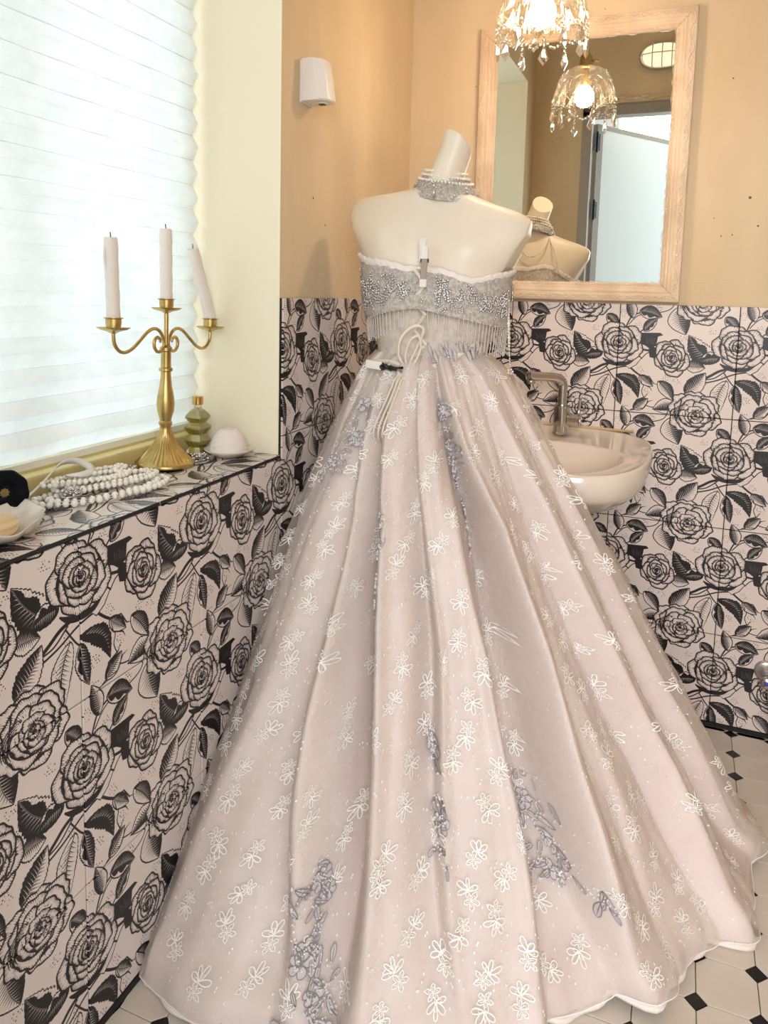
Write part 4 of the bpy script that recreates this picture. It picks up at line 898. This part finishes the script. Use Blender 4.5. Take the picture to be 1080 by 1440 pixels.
# --- embroidery on the tulle ---
MC = {}
def metric(p0, s0):
    k_ = (round(p0, 2), round(s0, 3))
    if k_ not in MC:
        P = skirt(np.array([p0 - 2, p0 + 2, p0, p0]), np.array([s0, s0, max(s0 - .015, 0), min(s0 + .015, .99)]), 1)
        MC[k_] = (float(np.linalg.norm(P[1] - P[0])) / 4, float(np.linalg.norm(P[3] - P[2])) / (min(s0 + .015, .99) - max(s0 - .015, 0)))
    return MC[k_]
class Sheet:
    """collects pieces drawn in (arc, slope) metres round a point of the skirt, evaluated on the tulle surface"""
    def __init__(s): s.ph = []; s.s = []; s.h = []; s.f = []
    def add(s, p0, s0, uv, h, faces):
        k1, k2 = metric(p0, s0); b0 = len(s.ph)
        for u, v in uv: s.ph.append(p0 + u / k1); s.s.append(min(max(s0 + v / k2, .01), .988)); s.h.append(h)
        s.f += [tuple(b0 + i for i in f) for f in faces]
    def outline(s, p0, s0, pts, w_, h=.0022):
        P = np.array(pts); c = P.mean(0); n = len(P); T_ = np.roll(P, -1, 0) - np.roll(P, 1, 0); N_ = np.stack([-T_[:, 1], T_[:, 0]], 1); N_ /= np.linalg.norm(N_, axis=1)[:, None] + 1e-9
        s.add(p0, s0, np.concatenate([P + N_ * w_ / 2, P - N_ * w_ / 2]), h, [(k, (k + 1) % n, n + (k + 1) % n, n + k) for k in range(n)])
    def fill(s, p0, s0, pts, h=.003):
        P = np.array(pts); n = len(P); s.add(p0, s0, np.concatenate([P, [P.mean(0)]]), h, [(k, (k + 1) % n, n) for k in range(n)])
    def build(s, name, m_):
        P = skirt(np.array(s.ph), np.array(s.s), 1); a = np.radians(s.ph); h = np.array(s.h)[:, None]; P = P + h * np.stack([np.cos(a) * .88, np.sin(a) * .88, np.full_like(a, .47)], 1)
        P[:, 0] = np.maximum(P[:, 0], .0075)
        b = MB(); b.add(P.tolist(), s.f); return b.build(name, m_, None, smooth=True)
def tear(cx, cy, ang, L, W, n=11):
    out = []
    for k in range(n):
        t = k / n * 2 * PI; x = L * (.5 - .5 * math.cos(t)); y = W * .5 * math.sin(t) * (.45 + .55 * math.sin(t / 2) ** 2) * 1.25
        out.append((cx + x * math.cos(ang) - y * math.sin(ang), cy + x * math.sin(ang) + y * math.cos(ang)))
    return out
re_ = random.Random(21)
mo, dt = Sheet(), Sheet()
def motif(p, s0, rot):
    ca, sa = math.cos(rot), math.sin(rot); sc_ = re_.uniform(.98, 1.18)
    T_ = lambda pts: [((x * ca - y * sa) * sc_, (x * sa + y * ca) * sc_) for x, y in pts]
    st = []
    for k in range(20):
        a = 2 * PI * k / 20; rr = .0052 + .0088 * abs(math.cos(a * 2.5)) ** 1.6 * re_.uniform(.75, 1.15); st.append((rr * math.cos(a), -.011 + rr * math.sin(a)))
    mo.outline(p, s0, T_(st), .0017)
    for k in range(5): a = 2 * PI * k / 5; mo.outline(p, s0, T_(tear(.0, -.011, a + .1, .0085, .0032, 7)), .0010)
    for a, L, W in ((.25, .017, .0085), (2.9, .017, .0085), (1.15, .020, .0075), (2.0, .020, .0075)):
        mo.outline(p, s0, T_(tear(.0, .002, a + re_.uniform(-.15, .15), L * re_.uniform(.85, 1.15), W * re_.uniform(.7, 1.1), 10)), .0018)
        if re_.random() < .5: mo.outline(p, s0, T_(tear(.0, .002, a, L * .55, W * .4, 7)), .0010)
APP = [  # (phi, s) spines of the grey appliques
    ([(-118, .105), (-117, .15), (-118, .20), (-121, .24)], .030, 20), ([(-62, .10), (-58, .16), (-56, .21)], .022, 14), ([(-54, .22), (-52, .29), (-51, .36)], .022, 16),
    ([(-69, .63), (-68.5, .70), (-68, .78)], .030, 16), ([(-48, .735), (-46.5, .79), (-45, .84), (-43.5, .87)], .085, 46), ([(-89, .81), (-88, .87), (-86, .93), (-85, .97)], .065, 40), ([(-87, .28), (-86.5, .35), (-86, .42)], .016, 10)]
def near_app(p, s0):
    return min(math.hypot((p - q[0]) * .011 * (.15 + s0), (s0 - q[1]) * 1.2) for sp, w_, n in APP for q in sp)
row = 0; s0 = .045
while s0 < .975:
    R_ = .1 + .6 * s0; stp = math.degrees(.072 / R_); p = -178 + (row % 2) * stp / 2
    while p < 48:
        pp, s1 = p + re_.uniform(-.13, .13) * stp, s0 + re_.uniform(-.010, .010)
        rr3 = skirt_r(np.array([pp - 1.5, pp, pp + 1.5]), np.radians([pp - 1.5, pp, pp + 1.5]), np.array([s1] * 3), 1)
        if np.ptp(rr3) < .05 and (near_app(pp, s1) > .014 or re_.random() < .3): motif(pp, s1, re_.choice([0, PI]) + re_.uniform(-.9, .9))
        for q in range(5):
            du, dv = stp * re_.uniform(.3, .7), .03 * re_.uniform(-1, 1)
            dt.fill(p + du + re_.uniform(-.1, .1) * stp, min(max(s0 + dv, .01), .98), [(.0013 * math.cos(a), .0022 * math.sin(a)) for a in [2 * PI * k / 6 for k in range(6)]], .002)
        p += stp
    s0 += .047; row += 1
G(stuff(mo.build('embroidered_flowers', M_EMB))); G(stuff(dt.build('woven_dots', M_EMB)))
for sp, wd, n in APP:
    root = None; fi, ou = Sheet(), Sheet(); seq = MB(); pts = crom([(p, q, 0) for p, q in sp], n)
    for i, (p, s1, _) in enumerate(pts):
        typ = re_.random(); off = re_.uniform(-1, 1) * wd; k1, k2 = metric(p, s1); p1 = p + off * .55 / k1; s2 = s1 + re_.uniform(-.012, .012)
        if i % 7 == 2:
            npet = re_.choice([5, 6, 7]); L = re_.uniform(.014, .022)
            for k in range(npet): a = 2 * PI * k / npet + off; t_ = tear(0, 0, a, L, L * .72, 10); fi.fill(p1, s2, t_, .0026); ou.outline(p1, s2, t_, .0014, .0034)
            ns = 10
        else:
            a = PI / 2 + (1 if off > 0 else -1) * re_.uniform(-1.4, .9) + (0 if re_.random() < .5 else PI); L = re_.uniform(.020, .034) * (1 if wd > .035 else .8); t_ = tear(0, 0, a, L, L * .36, 9)
            fi.fill(p1, s2, t_, .0024); ou.outline(p1, s2, t_, .0012, .0032); ou.outline(p1, s2, [(0, 0), (L * .5 * math.cos(a), L * .5 * math.sin(a)), (L * .9 * math.cos(a), L * .9 * math.sin(a)), (L * .5 * math.cos(a) + .0006, L * .5 * math.sin(a) + .0006)], .0007, .0036); ns = 5
        for q in range(ns):
            P_ = skirt(np.array([p1 + re_.uniform(-.009, .009) / k1]), np.array([min(.985, s2 + re_.uniform(-.009, .009) / k2)]), 1)[0]; aa = math.radians(p1); h = .0045
            seq.ball((P_[0] + h * math.cos(aa), P_[1] + h * math.sin(aa), P_[2] + h * .5), re_.uniform(.0014, .0026), 5, 3, (1, 1, 1))
    o = stuff(G(fi.build('floral_applique', M_APPL), 'grey floral applique with sequins'))
    for o2 in (stuff(ou.build('corded_outline', M_APLINE)), stuff(seq.build('sequins', M_SEQ, None, smooth=False))): o2.parent = o

# --- bodice ---
def torso_band(z0f, z1f, off0, off1, nz, na=140, name='bodice', m_=None, wob=0.):
    b = MB(); P = []
    for i in range(nz + 1):
        f = i / nz; P.append([torso(z0f(a) * (1 - f) + z1f(a) * f, a, off0 * (1 - f) + off1 * f + wob * math.sin(a * 23 + f * 5) * f * (1 - f) * 3, cut=False) for a in [2 * PI * k / na for k in range(na)]])
    b.grid(np.array(P), closed_v=True); return b
frontness = lambda a: max(0., math.sin(a))
ztop = lambda a: 1.240 + .022 * frontness(a) + .030 * frontness(a) * (math.exp(-((math.cos(a) - .42) / .25) ** 2) + math.exp(-((math.cos(a) + .42) / .25) ** 2)) + (.006 * math.cos(a * 2) if math.sin(a) < 0 else .006) - (.018 * math.exp(-((a - (PI * 1.5 + .75)) / .35) ** 2))
b = torso_band(lambda a: 1.035, lambda a: 1.19, .004, .0045, 16); G(b.build('bodice', M_BODICE, None))
zlow = lambda a: 1.150 - .035 * abs(math.sin((a - 1.5 * PI) * 1.0)) ** 1.2 if math.sin(a) < 0 else 1.115
def offlow(a): return .014 + .010 * max(0, math.cos(a)) + .004 * math.sin(a * 3)
b = MB(); P = []; na = 180
for i in range(15):
    f = i / 14; P.append([torso(zlow(a) * (1 - f) + ztop(a) * f, a, (.0075 + offlow(a) * (1 - f) ** 1.2 + .0022 * math.sin(f * 22 + a * 3) * (1 - f) + .003 * math.exp(-((a - 1.5 * PI) / .06) ** 2)), cut=False) for a in [2 * PI * k / na for k in range(na)]])
b.grid(np.array(P), closed_v=True); band = G(b.build('lace_band', M_LACE, None), 'grey beaded lace band round the bust')
b = MB(); P = []
for i, (dz, of) in enumerate([(-.006, .009), (.002, .0105), (.007, .0085), (.0085, .005), (.006, .002), (-.006, .001)]):
    P.append([torso(ztop(a) + dz + .0012 * math.sin(a * 37) + .002 * math.sin(a * 9 + 1), a, of + .0016 * math.sin(a * 61 + dz * 300), cut=False) for a in [2 * PI * k / 300 for k in range(300)]])
b.grid(np.array(P), closed_v=True); G(b.build('lining_edge', M_LINING, None), 'white ruffled lining edge')
def band_pt(a, f, h=.002): return torso(zlow(a) * (1 - f) + ztop(a) * f, a, .0075 + offlow(a) * (1 - f) ** 1.2 + h, cut=False)
b = MB(); rb = random.Random(77)
for k in range(96):
    a = rb.uniform(0, 2 * PI) if k > 64 else PI + .1 + rb.random() * (PI - .2)
    if abs(a - 1.5 * PI) < .14: continue
    f = rb.uniform(.12, .5); ang = rb.uniform(.3, 2.8); cur = rb.uniform(-.4, .4)
    for q in range(rb.randint(3, 8)):
        for sg in (-1, 1):
            aa = a + sg * .012; ff = f
            if not (.03 < f < .95): break
            c = band_pt(a + sg * .022 * math.sin(ang), f + sg * .035 * math.cos(ang) + .01, .0026); b.ball(c, .0021, 5, 3, (1.25, .8, .8 + .6 * abs(math.sin(ang))))
        a += .033 * math.cos(ang); f += .058 * math.sin(ang); ang += cur
    b.ball(band_pt(a, min(max(f, .05), .95), .003), .0032, 6, 4)
for a in np.linspace(0, 2 * PI, 150): b.ball(band_pt(a, .0, .001), .0015, 5, 3)
for (a0, f0) in [(1.5 * PI + .28, .74), (1.5 * PI - .75, .6), (1.5 * PI + 1.1, .5), (.4 * PI, .6), (.62 * PI, .5), (.25 * PI, .5), (.35 * PI, .25)]:
    for k in range(10): c = band_pt(a0 + .045 * math.cos(k * .63), f0 + .10 * math.sin(k * .63), .004); b.ball(c, .0029, 6, 4)
o = stuff(b.build('beading', M_SILVER, None)); o.parent = band
# fringe
b = MB(); k = 0
for a in np.linspace(0, 2 * PI, 92, endpoint=False):
    if abs(a - 1.5 * PI) < .05: continue
    p = Vector(band_pt(a, 0., .0)); L = (.046 + .016 * max(0, math.cos(a))) * rb.uniform(.93, 1.04); z = 0.
    out = Vector((math.cos(a), math.sin(a), 0)) * -.10
    if abs(a - 1.5 * PI) < .4: L *= .8
    while z < L: b.ball(tuple(p + Vector((out.x * z, out.y * z, -z))), .00125, 5, 3, (1, 1, 1.7)); z += .0036
    b.ball(tuple(p + Vector((out.x * z, out.y * z, -z))), .0019, 5, 4)
stuff(G(b.build('bead_fringe', mat('clear_fringe_bead', (232, 226, 220), .2, metal=.25), None)))
# beaded leaves at the waist
b = MB()
for k in range(26):
    a = 1.5 * PI + rb.uniform(.0, 1.15); z = rb.uniform(1.02, 1.085) - .0 * a; ang = rb.uniform(-.6, .9)
    for q in range(9):
        c = torso(max(z, 1.012), a, .010 + (1.05 - min(z, 1.05)) * .3, cut=False); b.ball(c, .0022, 5, 3, (1.3, .8, .9)); a += .022 * math.cos(ang); z -= .0032 * math.sin(ang) + .001; ang += .12
stuff(G(b.build('waist_beading', M_SILVER, None)))
b = MB()
for k in range(12):
    a = 1.5 * PI + .15 + k * .085; z = 1.075 - .012 * math.sin(k * 1.7); ang = -.9 + .25 * math.sin(k)
    pts = [torso(z - t_ * .030 * math.cos(ang * .5), a + .10 * t_ * math.sin(ang + 1.6), .009 + .006 * math.sin(t_ * PI) + max(0, 1.05 - (z - t_ * .03)) * .35, cut=False) for t_ in np.linspace(0, 1, 7)]
    b.tube(pts, [.001, .0035, .0048, .005, .0042, .0026, .0006], 6, flat=.4)
G(b.build('waist_leaves', M_APPL, None))
# laces and bow
def Rb(path, wd, n=44, nrm=(0, -1, 0)):
    b = MB(); ribbon(b, path, wd, nrm, n, .0006); return b
yb = -.676
for i, (pth, wd) in enumerate([([(.251, yb, 1.017), (.236, yb - .012, 1.048), (.243, yb - .02, 1.087), (.269, yb - .016, 1.113), (.289, yb - .010, 1.108), (.280, yb - .004, 1.081), (.262, yb, 1.045), (.252, yb, 1.015)], .006),
        ([(.252, yb, 1.015), (.250, yb - .008, 1.050), (.262, yb - .014, 1.082), (.280, yb - .014, 1.092), (.284, yb - .008, 1.066), (.270, yb - .004, 1.035), (.254, yb, 1.016)], .005),
        ([(.251, yb - .003, 1.018)] + [torso(1.022 + .062 * t_ ** 1.3, -PI / 2 + .12 + .95 * t_, .012 - .008 * t_, cut=False) for t_ in (.15, .4, .7, 1.)], .011),
        ([(.252, yb - .002, 1.018), (.225, yb, 1.03), (.20, yb + .008, 1.032), (.17, yb + .02, 1.03)], .010)]): G(Rb(pth, wd).build('bow_loop', M_RIBBON, None))
b = MB(); b.ball((.2525, yb - .004, 1.016), .008, 10, 8, (1, .7, 1.2)); G(b.build('bow_knot', M_RIBBON, None))
zz_ = [1.232, 1.20, 1.168, 1.136, 1.104, 1.072, 1.045]
for i in range(len(zz_) - 1):
    sg = 1 if i % 2 else -1; xa, xb = XC + .004 + sg * .012, XC + .006 - sg * .014
    yz = lambda x, z: torso(z, -PI / 2 + (x - XC) / .13, 0, cut=False)[1] - .017
    G(Rb([(xa, yz(xa, zz_[i]), zz_[i]), ((xa + xb) / 2, yz((xa + xb) / 2, (zz_[i] + zz_[i + 1]) / 2) - .004, (zz_[i] + zz_[i + 1]) / 2), (xb, yz(xb, zz_[i + 1]), zz_[i + 1])], .0075, 12).build('lace', M_RIBBON, None))
for dx, L in ((0, .135), (.006, .15), (-.006, .12)):
    pts = [(.250 + dx, yb - .008, 1.012)] + [(.247 + dx * 1.3 - t_ * .022, float(skirt(np.array([-97.5]), np.array([(1.045 - (1.0 - t_ * L)) / 1.045]), 1)[0][1]) - .006, 1.0 - t_ * L) for t_ in np.linspace(0, 1, 8)]
    b = MB(); b.tube(crom(pts, 30), .0021, 6); G(b.build('lace_tail', M_RIBBON, None))
# bead strand hanging from the arm at the right
b = MB(); st = crom([(.464, -.545, 1.275), (.446, -.555, 1.235), (.440, -.558, 1.19), (.443, -.56, 1.13), (.447, -.56, 1.07), (.452, -.56, 1.022)], 200); acc = 0; last = st[0]; q = 0
for p in st:
    acc += np.linalg.norm(p - last); last = p
    if acc > .0058: q += 1; b.ball(p, .0032 if q % 5 else .0042, 7, 5) if (q > 16 and q < 34) else b.ball(p, .0018, 6, 4); acc = 0
for k in range(5): b.ball((.452 + .005 * math.cos(k * 1.26), -.56, 1.016 + .005 * math.sin(k * 1.26)), .0026, 6, 4)
b.tube([tuple(p) for p in st[::8]], .0006, 4)
stuff(G(b.build('bead_strand', M_PEARL, None)))
b = MB()
for sg in (1, -1):
    st = crom([(.285 + sg * .062, -.520, 1.385), (.285 + sg * .085, -.480, 1.345), (.275 + sg * .112, -.458, 1.300), (.27 + sg * .125, -.455, 1.262)], 120); acc = 0; last = st[0]
    for p in st:
        acc += np.linalg.norm(p - last); last = p
        if acc > .0052: b.ball(p, .0027, 7, 5); acc = 0
stuff(G(b.build('front_bead_strap', M_PEARL, None)))

# ================= necklace on the neck =================
ck = thing('pearl_collar', 'beaded silver choker with pearl strings round the mannequin neck', 'necklace', (.285, YC, 1.40))
def neckpt(a, f, h=0.):
    # band leaning down to the right, wider at the back
    z = 1.430 + .010 * math.sin(a) - .0  # centre height
    wdt = .020 + .004 * -math.sin(a); zc = z + (f - .5) * 2 * wdt; r = .070 - .024 * f + h
    return (.288 + (r + .004) * math.cos(a) , YC + .004 + r * .95 * math.sin(a), zc - .012 - .17 * (r * math.cos(a)))
NP = lambda o: Wd.par(o, ck)
b = MB(); b.grid(np.array([[neckpt(2 * PI * k / 72, f, .004 * math.sin(f * PI)) for k in range(72)] for f in np.linspace(0, 1, 7)]), closed_v=True); NP(b.build('band', M_LACE, None))
b = MB()
for k in range(560):
    a, f = rb.uniform(0, 2 * PI), rb.uniform(.0, 1.); b.ball(neckpt(a, f, .0055 * math.sin(f * PI) + .001), rb.uniform(.0015, .0023), 5, 4)
stuff(NP(b.build('seed_beads', M_SILVER, None)))
for j, (f, h, dz) in enumerate([(.80, .006, .002), (1.0, .003, .004), (1.14, .001, .008)]):
    b = MB()
    for k in range(48): a = 2 * PI * k / 48; p = neckpt(a, f, h); b.ball((p[0], p[1], p[2] + dz), .0031, 8, 6)
    stuff(NP(b.build('pearl_string', M_PEARL, None)))
b = MB(); P = crom([(.238, -.502, 1.392), (.250, -.478, 1.355), (.275, -.463, 1.325), (.300, -.459, 1.316), (.325, -.463, 1.326), (.343, -.480, 1.352), (.350, -.504, 1.385)], 300); acc = 0; last = P[0]
for p in P:
    acc += np.linalg.norm(p - last); last = p
    if acc > .0062: b.ball(p, .0031, 8, 6); acc = 0
stuff(NP(b.build('front_pearl_loop', M_PEARL, None)))
b = MB(); b.tube([(.2865, -.633, 1.405), (.2865, -.636, 1.385)], .0035, 8); b.ball((.2865, -.636, 1.412), .004, 8, 6); NP(b.build('clasp', M_SILVER, None))

# ================= clips =================
c1 = thing('spring_clip', 'white spring clip pinching the top of the gown at the back', 'clip', (.288, -.672, 1.243), 'white clips on the gown')
def jaw(b, pts, wd, th, bev=.0015):
    P = [Vector(p) for p in pts]; rows_ = []
    for i, p in enumerate(P):
        t_ = (P[min(i + 1, len(P) - 1)] - P[max(i - 1, 0)]).normalized(); n_ = Vector((1, 0, 0)).cross(t_).normalized(); q = bev
        rows_.append([tuple(p + Vector((sx * (wd / 2 - (q if abs(sn) == 1 and ed else 0)), 0, 0)) + n_ * sn * (th / 2 - (0 if ed else q))) for sx, sn, ed in ((-1, -1, 1), (-1, -1, 0), (-1, 1, 0), (-1, 1, 1), (1, 1, 1), (1, 1, 0), (1, -1, 0), (1, -1, 1))])
    b.grid(np.array(rows_), closed_v=True); n = len(rows_); o_ = len(b.v) - 8 * n; b.f.append(tuple(o_ + k for k in range(8))[::-1]); b.m.append(0); b.f.append(tuple(o_ + 8 * (n - 1) + k for k in range(8))); b.m.append(0)
b = MB(); jaw(b, [(0, -.016, .038), (0, -.017, .012)], .016, .006); b.build('front_grip', M_WHITEP, c1, smooth=False)
b = MB(); jaw(b, [(-.010, .002, .055), (-.0095, -.002, .048), (-.008, -.006, .020), (-.007, -.008, .006)], .015, .006); b.build('rear_grip', M_WHITEP, c1, smooth=False)
b = MB(); jaw(b, [(0, -.016, .012), (0, -.017, -.005), (0, -.020, -.032)], .013, .004); b.build('front_jaw', mat('clip_grey_jaw', (176, 160, 148), .35, metal=.2), c1, smooth=False)
b = MB(); jaw(b, [(0, -.021, -.031), (0, -.0215, -.047)], .0155, .006); b.build('rubber_tip', M_WHITEP, c1, smooth=False)
b = MB(); b.tube([(-.009, -.012, .008), (.007, -.012, .008)], .0045, 10); b.tube([(-.006, -.010, .018), (-.006, -.011, -.004)], .0025, 6); b.build('spring', M_DARKP, c1)
c2 = thing('spring_clip', 'spring clip with white grip and black jaws gathering the waist at the left', 'clip', (.215, -.690, 1.022), 'white clips on the gown')
b = MB(); b.box(-.052, -.014, -.010, .001, -.008, .010, bev=.0018); b.build('front_grip', M_WHITEP, c2, smooth=False)
b = MB(); b.box(-.046, -.016, .006, .011, -.010, .004, bev=.0012); b.build('rear_grip', M_WHITEP, c2, smooth=False)
b = MB()
for s_ in (-1, 1): b.tube([(-.016, -.004, .007 * s_), (.006, -.006, -.004 * s_), (.034, -.005, .005 * s_)], .0032, 6)
b.tube([(-.014, -.002, 0), (.03, -.002, -.001)], .0055, 8, flat=.6); b.build('front_jaw', M_DARKP, c2)
b = MB(); b.tube([(-.012, -.012, 0), (-.012, .012, 0)], .0055, 10); b.build('spring', M_DARKP, c2); c2.rotation_euler = (0, .10, 0)
